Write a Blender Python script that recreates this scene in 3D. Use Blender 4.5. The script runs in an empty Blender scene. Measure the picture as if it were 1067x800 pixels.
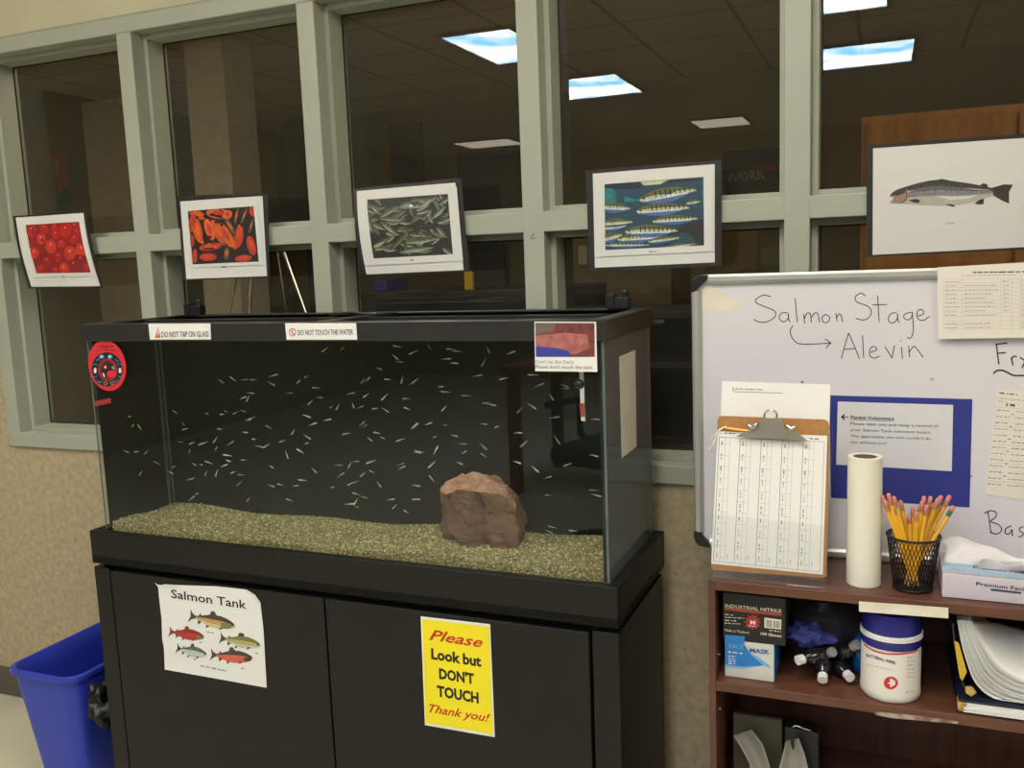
import bpy, math, random
import numpy as np
random.seed(7)
SC = bpy.context.scene
COL = SC.collection

# ------------------------------------------------------------------ camera
F_PX = 950.18
CAM = np.array([1.1721, -1.9436, 1.4803]); YAW, PITCH, ROLL = 0.3898, 0.1361, -0.0383
def cam_axes():
    cy, sy, cp, sp = math.cos(YAW), math.sin(YAW), math.cos(PITCH), math.sin(PITCH)
    f = np.array([-sy*cp, cy*cp, -sp]); r = np.array([cy, sy, 0.]); u = np.cross(r, f)
    c, s = math.cos(ROLL), math.sin(ROLL)
    return c*r + s*u, -s*r + c*u, f
RX, UY, FW = cam_axes()
from mathutils import Matrix, Vector
cd = bpy.data.cameras.new('camera'); cam = bpy.data.objects.new('camera', cd); COL.objects.link(cam)
cd.sensor_fit = 'HORIZONTAL'; cd.sensor_width = 36; cd.lens = F_PX/1067*36; cd.clip_start = .02
cam.matrix_world = Matrix(((RX[0], UY[0], -FW[0], CAM[0]), (RX[1], UY[1], -FW[1], CAM[1]), (RX[2], UY[2], -FW[2], CAM[2]), (0, 0, 0, 1)))
SC.camera = cam

# ------------------------------------------------------------------ world and exposure
w = bpy.data.worlds.new('world'); SC.world = w; w.use_nodes = True
w.node_tree.nodes['Background'].inputs[0].default_value = (.05, .05, .05, 1)
w.node_tree.nodes['Background'].inputs[1].default_value = .2
SC.view_settings.view_transform = 'Standard'; SC.view_settings.look = 'None'; SC.view_settings.gamma = 1
SC.view_settings.exposure = 1.15
PANEL_LIGHT = 9.5          # radiance of the sky printed ceiling light covers (they light the room)
NEAR_LIGHT = 7.0           # plain white covers of the row above the camera

# ------------------------------------------------------------------ helpers
def ray(x, y): return FW*F_PX + (x-533.5)*RX - (y-400)*UY
def atp(x, y, P, n):
    d = ray(x, y); P = np.asarray(P, float); return CAM + d*((P-CAM) @ n)/(d @ n)
def at(x, y, Y): return atp(x, y, (0, Y, 0), np.array([0, 1., 0]))
def atz(x, y, Z): return atp(x, y, (0, 0, Z), np.array([0, 0, 1.]))
def atx(x, y, X): return atp(x, y, (X, 0, 0), np.array([1., 0, 0]))
def lin(c):
    c /= 255.; return c/12.92 if c < .04045 else ((c+.055)/1.055)**2.4
_M = {}
def M(name, rgb, rough=.6, metal=0, var=.06, scale=20, spec=.5, bump=0, trans=0, coat=0, rgb2=None, stretch=None, emit=0, mixlo=.35, mixhi=.65, detail=4, wear=None):
    """procedural material: noise between two tones; rgb given as 0-255 display values"""
    if name in _M: return _M[name]
    m = bpy.data.materials.new(name); m.use_nodes = True; _M[name] = m
    nt = m.node_tree; N = nt.nodes; L = nt.links; b = N['Principled BSDF']
    a = [lin(c) for c in rgb]
    if rgb2: c2 = [lin(c) for c in rgb2]
    else: c2 = [min(1, x*(1+var)) for x in a]; a = [x*(1-var) for x in a]
    tc = N.new('ShaderNodeTexCoord'); mp = N.new('ShaderNodeMapping'); L.new(tc.outputs['Object'], mp.inputs[0])
    if stretch: mp.inputs['Scale'].default_value = stretch
    nz = N.new('ShaderNodeTexNoise'); nz.inputs['Scale'].default_value = scale; nz.inputs['Detail'].default_value = detail
    L.new(mp.outputs[0], nz.inputs['Vector'])
    cr = N.new('ShaderNodeValToRGB'); cr.color_ramp.elements[0].position = mixlo; cr.color_ramp.elements[1].position = mixhi
    cr.color_ramp.elements[0].color = (*a, 1); cr.color_ramp.elements[1].color = (*c2, 1)
    L.new(nz.outputs['Fac'], cr.inputs[0]); L.new(cr.outputs[0], b.inputs['Base Color'])
    b.inputs['Roughness'].default_value = rough; b.inputs['Metallic'].default_value = metal
    b.inputs['Specular IOR Level'].default_value = spec; b.inputs['Coat Weight'].default_value = coat
    if trans: b.inputs['Alpha'].default_value = 1-trans
    if emit: L.new(cr.outputs[0], b.inputs['Emission Color']); b.inputs['Emission Strength'].default_value = emit
    if bump:
        bp = N.new('ShaderNodeBump'); bp.inputs['Strength'].default_value = bump; bp.inputs['Distance'].default_value = .003
        L.new(nz.outputs['Fac'], bp.inputs['Height']); L.new(bp.outputs[0], b.inputs['Normal'])
    return m
def glass_mat(name, tint=(.93, .95, .93), gloss=1.9, rough=0.0, haze=0.0, hazecol=(.6, .6, .6)):
    """thin pane: see-through tint plus fresnel mirror on its outward faces"""
    if name in _M: return _M[name]
    m = bpy.data.materials.new(name); m.use_nodes = True; _M[name] = m; nt = m.node_tree; N = nt.nodes; L = nt.links; N.clear()
    out = N.new('ShaderNodeOutputMaterial'); tr = N.new('ShaderNodeBsdfTransparent'); gl = N.new('ShaderNodeBsdfGlossy')
    gl.inputs['Roughness'].default_value = rough; fr = N.new('ShaderNodeFresnel'); fr.inputs[0].default_value = 1.5
    geo = N.new('ShaderNodeNewGeometry'); inv = N.new('ShaderNodeMath'); inv.operation = 'SUBTRACT'; inv.inputs[0].default_value = 1
    L.new(geo.outputs['Backfacing'], inv.inputs[1])
    k = N.new('ShaderNodeMath'); k.operation = 'MULTIPLY'; k.use_clamp = True; L.new(fr.outputs[0], k.inputs[0]); k.inputs[1].default_value = gloss
    k2 = N.new('ShaderNodeMath'); k2.operation = 'MULTIPLY'; L.new(k.outputs[0], k2.inputs[0]); L.new(inv.outputs[0], k2.inputs[1])
    nz = N.new('ShaderNodeTexNoise'); nz.inputs['Scale'].default_value = 6
    mx = N.new('ShaderNodeMix'); mx.data_type = 'RGBA'; L.new(nz.outputs['Fac'], mx.inputs[0])
    mx.inputs[6].default_value = (*tint, 1); mx.inputs[7].default_value = (*[t*.985 for t in tint], 1); L.new(mx.outputs[2], tr.inputs[0])
    base = tr.outputs[0]
    if haze:
        df = N.new('ShaderNodeBsdfDiffuse'); df.inputs[0].default_value = (*hazecol, 1)
        m0 = N.new('ShaderNodeMixShader'); m0.inputs[0].default_value = haze; L.new(tr.outputs[0], m0.inputs[1]); L.new(df.outputs[0], m0.inputs[2]); base = m0.outputs[0]
    mix = N.new('ShaderNodeMixShader'); L.new(k2.outputs[0], mix.inputs[0]); L.new(base, mix.inputs[1]); L.new(gl.outputs[0], mix.inputs[2])
    L.new(mix.outputs[0], out.inputs[0]); return m

def tag(o, label=None, cat=None, group=None, kind=None):
    if label: o['label'] = label
    if cat: o['category'] = cat
    if group: o['group'] = group
    if kind: o['kind'] = kind
    return o
def empty(name, loc, label=None, cat=None, group=None, kind=None):
    o = bpy.data.objects.new(name, None); COL.objects.link(o); o.location = loc; o.empty_display_size = .05
    return tag(o, label, cat, group, kind)
class MB:
    def __init__(s): s.v = []; s.f = []; s.m = []
    def add(s, v, f, mi=0):
        n = len(s.v); s.v += [tuple(map(float, p)) for p in v]; s.f += [tuple(i+n for i in q) for q in f]; s.m += [mi]*len(f); return s
    def hexa(s, p, mi=0):   # 4 bottom (ccw) + 4 top
        return s.add(p, [(3, 2, 1, 0), (4, 5, 6, 7), (0, 1, 5, 4), (1, 2, 6, 5), (2, 3, 7, 6), (3, 0, 4, 7)], mi)
    def box(s, x0, x1, y0, y1, z0, z1, mi=0, fn=None):
        p = [(x0, y0, z0), (x1, y0, z0), (x1, y1, z0), (x0, y1, z0), (x0, y0, z1), (x1, y0, z1), (x1, y1, z1), (x0, y1, z1)]
        if fn: p = [fn(*q) for q in p]
        return s.hexa(p, mi)
    def tube(s, path, r, n=8, mi=0, caps=True, flat=1.0):
        P = [np.array(q, float) for q in path]; R = r if hasattr(r, '__len__') else [r]*len(P); V = []; Fc = []
        up0 = None
        for i, q in enumerate(P):
            t = P[min(i+1, len(P)-1)]-P[max(i-1, 0)]; t /= (np.linalg.norm(t)+1e-12)
            a = up0 if up0 is not None else (np.array([0, 0, 1.]) if abs(t[2]) < .9 else np.array([1., 0, 0]))
            b = np.cross(t, a); b /= (np.linalg.norm(b)+1e-12); a = np.cross(b, t); up0 = a
            for k in range(n):
                th = 2*math.pi*k/n; V.append(q + R[i]*(math.cos(th)*b + flat*math.sin(th)*a))
        for i in range(len(P)-1):
            for k in range(n): Fc.append((i*n+k, i*n+(k+1) % n, (i+1)*n+(k+1) % n, (i+1)*n+k))
        if caps: Fc.append(tuple(range(n))[::-1]); Fc.append(tuple((len(P)-1)*n+k for k in range(n)))
        return s.add(V, Fc, mi)
    def lathe(s, c, prof, n=32, mi=0, caps=True, sx=1, sy=1):
        V = [(c[0]+r*sx*math.cos(2*math.pi*k/n), c[1]+r*sy*math.sin(2*math.pi*k/n), c[2]+z) for r, z in prof for k in range(n)]
        Fc = [(i*n+k, i*n+(k+1) % n, (i+1)*n+(k+1) % n, (i+1)*n+k) for i in range(len(prof)-1) for k in range(n)]
        if caps: Fc.append(tuple(range(n))[::-1]); Fc.append(tuple((len(prof)-1)*n+k for k in range(n)))
        return s.add(V, Fc, mi)
    def grid(s, fn, nu, nv, mi=0):
        V = [fn(i/nu, j/nv) for j in range(nv+1) for i in range(nu+1)]
        Fc = [(j*(nu+1)+i, (j+1)*(nu+1)+i, (j+1)*(nu+1)+i+1, j*(nu+1)+i+1) for j in range(nv) for i in range(nu)]
        return s.add(V, Fc, mi)
    def prism(s, pts, d, mi=0):   # 3-D polygon extruded by vector d
        n = len(pts); P = [np.array(q, float) for q in pts]; d = np.array(d, float)
        return s.add(P+[q+d for q in P], [tuple(range(n))[::-1], tuple(range(n, 2*n))]+[(k, (k+1) % n, n+(k+1) % n, n+k) for k in range(n)], mi)
    def build(s, name, mats, parent=None, smooth=False, bevel=0, solid=0, subsurf=0, autos=None):
        V = np.array(s.v, float)
        if parent is not None: L0 = np.array(parent['_w'] if '_w' in parent else parent.location, float)
        else: L0 = np.array([(V[:, 0].min()+V[:, 0].max())/2, (V[:, 1].min()+V[:, 1].max())/2, V[:, 2].min()])
        me = bpy.data.meshes.new(name); me.from_pydata((V-L0).tolist(), [], s.f)
        mats = mats if isinstance(mats, (list, tuple)) else [mats]
        for m in mats: me.materials.append(m)
        if len(mats) > 1: me.polygons.foreach_set('material_index', s.m)
        if smooth: me.polygons.foreach_set('use_smooth', [True]*len(s.f))
        me.update(); me.validate()
        o = bpy.data.objects.new(name, me); COL.objects.link(o)
        if parent is not None:
            o.parent = parent
            if parent.type == 'MESH': pass
        else: o.location = L0
        WORLD[o.name] = L0
        if solid:
            q = o.modifiers.new('s', 'SOLIDIFY'); q.thickness = solid; q.offset = -1
        if bevel:
            q = o.modifiers.new('b', 'BEVEL'); q.width = bevel; q.segments = 2; q.limit_method = 'ANGLE'; q.angle_limit = .7
        if subsurf:
            q = o.modifiers.new('u', 'SUBSURF'); q.levels = q.render_levels = subsurf
        if smooth and autos:
            q = o.modifiers.new('e', 'EDGE_SPLIT'); q.split_angle = autos
        return o
WORLD = {}
def sub(mb, name, mats, mesh_parent, **k):
    """child of a mesh object: coordinates relative to that mesh's own origin"""
    L0 = WORLD[mesh_parent.name]
    mb.v = [tuple(np.array(q)-L0) for q in mb.v]
    class Z: pass
    o = None
    V = mb.v; me = bpy.data.meshes.new(name); me.from_pydata(V, [], mb.f)
    mats = mats if isinstance(mats, (list, tuple)) else [mats]
    for m in mats: me.materials.append(m)
    if len(mats) > 1: me.polygons.foreach_set('material_index', mb.m)
    if k.get('smooth'): me.polygons.foreach_set('use_smooth', [True]*len(mb.f))
    me.update(); o = bpy.data.objects.new(name, me); COL.objects.link(o); o.parent = mesh_parent; WORLD[o.name] = L0
    if k.get('bevel'):
        q = o.modifiers.new('b', 'BEVEL'); q.width = k['bevel']; q.segments = 2; q.limit_method = 'ANGLE'
    return o

# --- flat print on sheets, boards, boxes and cans
class Plane:
    def __init__(s, P, n, bulge=None, c4=None):
        s.P = np.asarray(P, float); s.n = np.asarray(n, float); s.n /= np.linalg.norm(s.n)
        if s.n @ (CAM-s.P) < 0: s.n = -s.n
        s.bulge = bulge; s.c = c4
        if c4 is not None:
            s.ex = c4[1]-c4[0]; s.ey = c4[3]-c4[0]; A = np.array([[s.ex@s.ex, s.ex@s.ey], [s.ex@s.ey, s.ey@s.ey]]); s.Ai = np.linalg.inv(A)
    def bend(s, q):
        if s.bulge is None: return q
        d = q-s.c[0]; st = s.Ai @ np.array([d@s.ex, d@s.ey]); return q + s.n*s.bulge(st[0], st[1])
    def pt(s, x, y, off=0): return s.bend(atp(x, y, s.P, s.n)) + s.n*off
def sheet(corners, Y=None, plane=None, bulge=None):
    """plane through a sheet whose corners TL,TR,BR,BL sit at photo points on depth(s) Y or on a given plane"""
    if plane is not None: c = [atp(*q, *plane) for q in corners]
    else:
        Ys = Y if hasattr(Y, '__len__') else [Y]*4; c = [at(*q, yy) for q, yy in zip(corners, Ys)]
    n = np.cross(c[1]-c[0], c[3]-c[0]); return Plane(c[0], n, bulge, c)
def sheet_mesh(pl, nx=8, ny=8, off=0, corners=None):
    c = pl.c if corners is None else [atp(*q, pl.P, pl.n) for q in corners]; mb = MB()
    mb.grid(lambda u, v: pl.bend((c[0]*(1-u)+c[1]*u)*(1-v)+(c[3]*(1-u)+c[2]*u)*v)+pl.n*off, nx, ny); return mb
class Can:
    def __init__(s, c, r): s.c = c; s.r = r
    def pt(s, x, y, off=0):
        d = ray(x, y); R = s.r+off; a = d[0]**2+d[1]**2; ox, oy = CAM[0]-s.c[0], CAM[1]-s.c[1]
        b = ox*d[0]+oy*d[1]; cc = ox*ox+oy*oy-R*R; D = max(b*b-a*cc, 0); t = (-b-math.sqrt(D))/a; return CAM+d*t
_T = {}
def glyphs(s, bold, shear):
    k = (s, bold, shear)
    if k not in _T:
        c = bpy.data.curves.new('t', 'FONT'); c.body = s; c.resolution_u = 2; c.offset = bold; c.shear = shear
        o = bpy.data.objects.new('t', c); me = o.to_mesh()
        v = np.array([q.co[:2] for q in me.vertices]); f = [tuple(p.vertices) for p in me.polygons]
        o.to_mesh_clear(); bpy.data.objects.remove(o); bpy.data.curves.remove(c); _T[k] = (v, f)
    return _T[k]
def catmull(P, k=5):
    if len(P) < 3: return P
    P = [np.array(q, float) for q in P]; Q = [2*P[0]-P[1]]+P+[2*P[-1]-P[-2]]; out = []
    for i in range(1, len(Q)-2):
        for j in range(k):
            t = j/k; a, b, c, d = Q[i-1], Q[i], Q[i+1], Q[i+2]
            out.append(.5*((2*b)+(c-a)*t+(2*a-5*b+4*c-d)*t*t+(3*b-a-3*c+d)*t**3))
    return out+[P[-1]]
class Print:
    """ink shapes lying on a surface, drawn at photo points of that surface"""
    def __init__(s, surf, base=.0008, zoom=None): s.s = surf; s.mb = MB(); s.mats = []; s.base = base; s.z = zoom or (0, 0, 1)
    def px(s, p): return (s.z[0]+p[0]/s.z[2], s.z[1]+p[1]/s.z[2])
    def mi(s, m):
        if m not in s.mats: s.mats.append(m)
        return s.mats.index(m)
    def raw(s, P, Fc, m, layer=0):
        s.mb.add([s.s.pt(*s.px(q), s.base+.00008*layer) for q in P], Fc, s.mi(m))
    def poly(s, P, m, layer=0):
        A = sum(P[i][0]*P[(i+1) % len(P)][1]-P[(i+1) % len(P)][0]*P[i][1] for i in range(len(P)))
        s.raw(P if A < 0 else P[::-1], [tuple(range(len(P)))], m, layer)
    def quad(s, P, m, layer=0, n=6):
        P = [np.array(q, float) for q in P]
        V = [(P[0]*(1-i/n)+P[1]*i/n)*(1-j/n)+(P[3]*(1-i/n)+P[2]*i/n)*j/n for j in range(n+1) for i in range(n+1)]
        s.raw(V, [(j*(n+1)+i, (j+1)*(n+1)+i, (j+1)*(n+1)+i+1, j*(n+1)+i+1) for j in range(n) for i in range(n)], m, layer)
    def ell(s, x, y, rx, ry, m, layer=0, rot=0, n=14, a0=0, a1=360):
        r = math.radians(rot); P = []
        for k in range(n if a1-a0 >= 360 else n+1):
            t = math.radians(a0+(a1-a0)*k/n); a, b = rx*math.cos(t), ry*math.sin(t); P.append((x+a*math.cos(r)-b*math.sin(r), y+a*math.sin(r)+b*math.cos(r)))
        s.poly(P, m, layer)
    def stroke(s, P, w, m, layer=0, smooth=True):
        P = catmull(P) if smooth else [np.array(q, float) for q in P]; P = [np.array(q, float) for q in P]; V = []
        for i, q in enumerate(P):
            t = P[min(i+1, len(P)-1)]-P[max(i-1, 0)]; t = t/(np.linalg.norm(t)+1e-9); nn = np.array([-t[1], t[0]])*w/2
            V += [q+nn, q-nn]
        s.raw(V, [(2*i, 2*i+2, 2*i+3, 2*i+1) for i in range(len(P)-1)], m, layer)
    def line(s, a, b, w, m, layer=0): s.stroke([a, b], w, m, layer, False)
    def text(s, txt, p0, p1, h, m, layer=1, up=None, bold=0, shear=0, fit=True):
        """baseline from p0 to p1, capital height h (photo pixels)"""
        v, f = glyphs(txt, bold, shear); p0 = np.array(p0, float); p1 = np.array(p1, float)
        x0, x1 = v[:, 0].min(), v[:, 0].max(); d = p1-p0
        if up is None: up = np.array([d[1], -d[0]])/np.linalg.norm(d)
        up = np.array(up, float)
        P = [p0 + d*(q[0]-x0)/(x1-x0) + up*h*q[1]/.69 for q in v]
        s.raw(P, f, m, layer)
    def scribble(s, a, b, h, m, layer=1, seed=0, fill=.8):
        """a line of print too small to read: broken grey dashes"""
        R = random.Random(seed); a = np.array(a, float); b = np.array(b, float); L = np.linalg.norm(b-a); d = (b-a)/L; t = 0
        while t < L:
            k = min(R.uniform(2, 6)*h, L-t); s.line(a+d*t, a+d*(t+k*fill), h*R.uniform(.6, 1), m, layer); t += k+h*.5
    def build(s, name, parent, **k): return s.mb.build(name, s.mats, parent, **k) if s.mb.v else None

def fish(pr, nose, tail, h, back, mid, belly, fin, layer=2, bars=None, eye=None, dorsal=True, full=True):
    """a printed fish from nose to tail tip, body half height h; side 'up' is the back"""
    nose = np.array(nose, float); tail = np.array(tail, float); d = tail-nose; L = np.linalg.norm(d); e = d/L
    u = np.array([e[1], -e[0]]); u = u if u[1] < 0 else -u
    q = lambda t, k: tuple(nose+e*L*t+u*h*k)
    T = [0, .05, .12, .22, .35, .48, .6, .72, .82, .88]; top = [.05, .38, .62, .85, 1, .95, .78, .5, .28, .22]; bot = [-.1, -.42, -.62, -.82, -.95, -.95, -.78, -.5, -.28, -.2]
    pr.poly([q(t, a) for t, a in zip(T, top)]+[q(t, a) for t, a in zip(T[::-1], bot[::-1])], mid, layer)
    pr.poly([q(t, a) for t, a in zip(T, top)]+[q(t, a*.25+.02) for t, a in zip(T[::-1], top[::-1])], back, layer+1)
    pr.poly([q(t, a*.25-.15) for t, a in zip(T[1:], bot[1:])]+[q(t, a) for t, a in zip(T[1:][::-1], bot[1:][::-1])], belly, layer+1)
    if full:
        pr.poly([q(.86, .2), q(.93, .45), q(1, 1.05), q(.965, 0), q(1, -1.0), q(.93, -.45), q(.86, -.2)], fin, layer+1)
        pr.poly([q(.42, .9), q(.5, 1.5), q(.56, 1.42), q(.58, .8)], fin, layer); pr.poly([q(.74, .4), q(.78, .75), q(.8, .35)], fin, layer)
        pr.poly([q(.22, -.65), q(.32, -1.15), q(.3, -.6)], fin, layer+2); pr.poly([q(.52, -.85), q(.6, -1.3), q(.6, -.7)], fin, layer); pr.poly([q(.7, -.5), q(.78, -1.0), q(.8, -.3)], fin, layer)
    if bars:
        for t in np.linspace(.25, .85, 9): pr.poly([q(t, .75*(1-abs(t-.35))), q(t+.025, .75*(1-abs(t-.35))), q(t+.02, -.1), q(t+.005, -.1)], bars, layer+2)
    if eye: pr.ell(*q(.07, .12), h*.17, h*.17, eye, layer+3, n=8)

def cpy(o, name=None, loc=None, rot=None, label=None, parent=None):
    c = o.copy(); COL.objects.link(c)
    if loc is not None: c.location = loc
    if rot is not None: c.rotation_euler = rot
    if label: c['label'] = label
    if parent: c.parent = parent
    return c

# ------------------------------------------------------------------ materials
mFRAME = M('sage_paint', (168, 171, 153), .45, var=.03, scale=6, bump=.02)
mCREAM = M('cream_wall_paint', (196, 192, 160), .8, var=.03, scale=8)
mDARKP = M('dark_wall_paint', (168, 158, 132), .85, var=.05, scale=3)
mFLOOR = M('pale_floor_tile', (206, 200, 176), .45, var=.08, scale=3)
mBASE = M('baseboard_vinyl', (88, 82, 72), .5, var=.05)
mPAPER = M('white_paper', (232, 230, 224), .75, var=.01, scale=5, spec=.2)
mPAPERW = M('warm_white_paper', (226, 219, 206), .7, var=.01, scale=5, spec=.2)
mINK = M('black_ink', (22, 20, 20), .6, var=.1)
mGINK = M('grey_ink', (120, 120, 122), .7)
mLINK = M('light_grey_ink', (178, 178, 178), .7)
mBLKPL = M('black_plastic', (26, 26, 25), .32, var=.1, spec=.5)
mBLKWD = M('black_laminate', (22, 21, 17), .42, var=.15, scale=12, spec=.35)
mGLASS = glass_mat('window_glass', (.88, .88, .84), 1.9, 0, .012, (.75, .72, .6))
mTGLASS = glass_mat('tank_glass', (.95, .97, .96), 1.15)
mEDGE = M('glass_edge', (92, 108, 104), .15, var=.1, spec=.7)
def wood(name, a, b, rough=.4, stretch=(1, 12, 12), sc=5, bump=.03): return M(name, a, rough, rgb2=b, stretch=stretch, scale=sc, bump=bump, detail=6, mixlo=.3, mixhi=.7)
mWOOD = wood('reddish_brown_laminate', (84, 50, 36), (108, 68, 50), .38, (2, 14, 14), 4)
mWOODV = wood('reddish_brown_laminate_upright', (80, 48, 35), (104, 66, 50), .42, (14, 14, 1.5), 4)

def speckle():
    m = M('speckled_tan_wallcovering', (168, 150, 118), .85, rgb2=(190, 172, 138), scale=55, bump=.05, mixlo=.3, mixhi=.7)
    nt = m.node_tree; N = nt.nodes; L = nt.links; b = N['Principled BSDF']; cr = [x for x in N if x.type == 'VALTORGB'][0]; tc = [x for x in N if x.type == 'TEX_COORD'][0]
    vo = N.new('ShaderNodeTexVoronoi'); vo.inputs['Scale'].default_value = 70; L.new(tc.outputs['Object'], vo.inputs['Vector'])
    lt = N.new('ShaderNodeValToRGB'); lt.color_ramp.elements[0].position = .06; lt.color_ramp.elements[0].color = (1, 1, 1, 1); lt.color_ramp.elements[1].position = .2; lt.color_ramp.elements[1].color = (0, 0, 0, 1)
    L.new(vo.outputs['Distance'], lt.inputs[0])
    n2 = N.new('ShaderNodeTexNoise'); n2.inputs['Scale'].default_value = 45; L.new(tc.outputs['Object'], n2.inputs['Vector'])
    r2 = N.new('ShaderNodeValToRGB'); r2.color_ramp.elements[0].position = .56; r2.color_ramp.elements[1].position = .62; L.new(n2.outputs['Fac'], r2.inputs[0])
    mu = N.new('ShaderNodeMath'); mu.operation = 'MULTIPLY'; L.new(lt.outputs[0], mu.inputs[0]); L.new(r2.outputs[0], mu.inputs[1])
    mx = N.new('ShaderNodeMix'); mx.data_type = 'RGBA'; L.new(mu.outputs[0], mx.inputs[0]); L.new(cr.outputs[0], mx.inputs[6]); mx.inputs[7].default_value = (lin(120), lin(88), lin(60), 1)
    L.new(mx.outputs[2], b.inputs['Base Color']); return m
mTAN = speckle()
def tiles():
    m = bpy.data.materials.new('ceiling_tile'); m.use_nodes = True; N = m.node_tree.nodes; L = m.node_tree.links; b = N['Principled BSDF']
    tc = N.new('ShaderNodeTexCoord'); br = N.new('ShaderNodeTexBrick'); br.offset = 0; br.inputs['Scale'].default_value = 1
    br.inputs['Brick Width'].default_value = .61; br.inputs['Row Height'].default_value = .61; br.inputs['Mortar Size'].default_value = .012
    br.inputs['Color1'].default_value = br.inputs['Color2'].default_value = (.74, .68, .54, 1); br.inputs['Mortar'].default_value = (.5, .46, .36, 1)
    L.new(tc.outputs['Object'], br.inputs['Vector']); L.new(br.outputs[0], b.inputs['Base Color']); b.inputs['Roughness'].default_value = .9; return m
mTILE = tiles()

# ------------------------------------------------------------------ ceiling lights
def sky_cover(strength):
    m = bpy.data.materials.new('sky_printed_light_cover'); m.use_nodes = True; N = m.node_tree.nodes; L = m.node_tree.links; N.clear()
    out = N.new('ShaderNodeOutputMaterial'); e = N.new('ShaderNodeEmission'); tc = N.new('ShaderNodeTexCoord'); nz = N.new('ShaderNodeTexNoise')
    nz.inputs['Scale'].default_value = 2.2; nz.inputs['Detail'].default_value = 5; L.new(tc.outputs['Object'], nz.inputs[0])
    cr = N.new('ShaderNodeValToRGB'); cr.color_ramp.elements[0].position = .4; cr.color_ramp.elements[0].color = (.16, .5, 1, 1); cr.color_ramp.elements[1].position = .56; cr.color_ramp.elements[1].color = (1, .97, .88, 1)
    L.new(nz.outputs['Fac'], cr.inputs[0]); L.new(cr.outputs[0], e.inputs[0]); e.inputs[1].default_value = strength; L.new(e.outputs[0], out.inputs[0]); return m
def plain_cover(name, strength, col):
    m = bpy.data.materials.new(name); m.use_nodes = True; N = m.node_tree.nodes; L = m.node_tree.links; N.clear()
    out = N.new('ShaderNodeOutputMaterial'); e = N.new('ShaderNodeEmission'); tc = N.new('ShaderNodeTexCoord'); wv = N.new('ShaderNodeTexWave'); wv.inputs['Scale'].default_value = 3
    L.new(tc.outputs['Object'], wv.inputs[0]); mx = N.new('ShaderNodeMix'); mx.data_type = 'RGBA'; L.new(wv.outputs['Fac'], mx.inputs[0])
    mx.inputs[6].default_value = (*col, 1); mx.inputs[7].default_value = (*[c*.92 for c in col], 1); L.new(mx.outputs[2], e.inputs[0]); e.inputs[1].default_value = strength; L.new(e.outputs[0], out.inputs[0]); return m
CEIL = 2.75
mSKY = sky_cover(PANEL_LIGHT); mPLAIN = plain_cover('plain_light_cover', NEAR_LIGHT, (1, .93, .8)); mDIM = plain_cover('dim_glow_light_cover', 2.2, (1, .85, .72))  # covers of the switched-off lights get an added glow to look pale
_MW = plain_cover('added_warm_fill', 4.5, (1, .82, .6))  # glow for the unseen lamps added to brighten the far room
mLFR = M('light_frame_enamel', (60, 58, 54), .5)
def ceiling_light(cx, cy, lx, ly, mat, label, group='ceiling light fixtures', rot=0):
    e = empty('ceiling_light', (cx, cy, CEIL), label, 'light', None); x0, x1, y0, y1 = cx-lx/2, cx+lx/2, cy-ly/2, cy+ly/2
    f = MB(); t = .03
    for a in ((x0-t, x1+t, y0-t, y0), (x0-t, x1+t, y1, y1+t), (x0-t, x0, y0, y1), (x1, x1+t, y0, y1)): f.box(*a, CEIL-.02, CEIL-.001)
    f.build('frame', mLFR, e); MB().box(x0, x1, y0, y1, CEIL-.012, CEIL-.004).build('diffuser', mat, e)
    e.rotation_euler[2] = rot; return e
ceiling_light(-.97, -3.12, .42, .85, mSKY, 'sky printed ceiling light reflected in the third upper window pane')
ceiling_light(-.93, -4.68, .66, .85, mSKY, 'sky printed ceiling light reflected in the fourth upper pane')
ceiling_light(.98, -4.62, .68, .78, mSKY, 'sky printed ceiling light reflected whole in the rightmost upper pane')
ceiling_light(.93, -2.95, .46, .75, mSKY, 'sky printed ceiling light cut off at the top of the rightmost pane')
ceiling_light(-.93, -1.55, .66, .9, mPLAIN, 'plain lit ceiling light nearest the left of the tank')
ceiling_light(.9, -1.45, .66, .9, mPLAIN, 'plain lit ceiling light above the photographer')
ceiling_light(2.8, -2.2, .66, 1.0, mPLAIN, 'plain lit ceiling light right of the bookcase')
ceiling_light(-2.85, -7.25, .65, .6, mDIM, 'dim far ceiling light reflected low in the third upper pane')
ceiling_light(-.35, -7.25, .5, .65, mDIM, 'dim far ceiling light reflected low in the fourth upper pane')

ceiling_light(-.5, .75, .6, .6, _MW, 'added unseen warm fill light of the room beyond the windows')  # added lamp, hidden above the header, lifts the room beyond
ceiling_light(-2.9, .75, .4, .45, _MW, 'added unseen warm fill light near the pale pillar')  # unseen lamp added to brighten the far room's left side
ceiling_light(2.2, .75, .6, .6, _MW, 'added unseen warm fill light above the orange cupboard')  # unseen lamp added to brighten the far room's right side
# ------------------------------------------------------------------ the setting
FL = .15
def struct(name, mb, mats, label, **k): return tag(mb.build(name, mats, **k), label, None, None, 'structure')
XL, XR, YB, YF = -4.2, 5.0, -8.4, 5.0
struct('floor', MB().box(XL, XR, YB, YF, FL-.1, FL), mFLOOR, 'pale beige tiled floor of both rooms')
struct('ceiling', MB().box(XL, XR, YB, YF, CEIL, CEIL+.1), mTILE, 'tiled ceiling seen dimly in the window panes')
struct('wall_left', MB().box(XL-.1, XL, YB, YF, FL, CEIL), mDARKP, 'dim side wall left of both rooms')
struct('wall_right', MB().box(XR, XR+.1, YB, YF, FL, CEIL), mDARKP, 'dim side wall right of both rooms')
struct('wall_front', MB().box(XL, XR, YB-.1, YB, FL, CEIL), mDARKP, 'dim wall behind the photographer')
struct('wall_far', MB().box(XL, XR, YF, YF+.1, FL, CEIL), mDARKP, 'dark far wall of the room beyond the windows')
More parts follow.
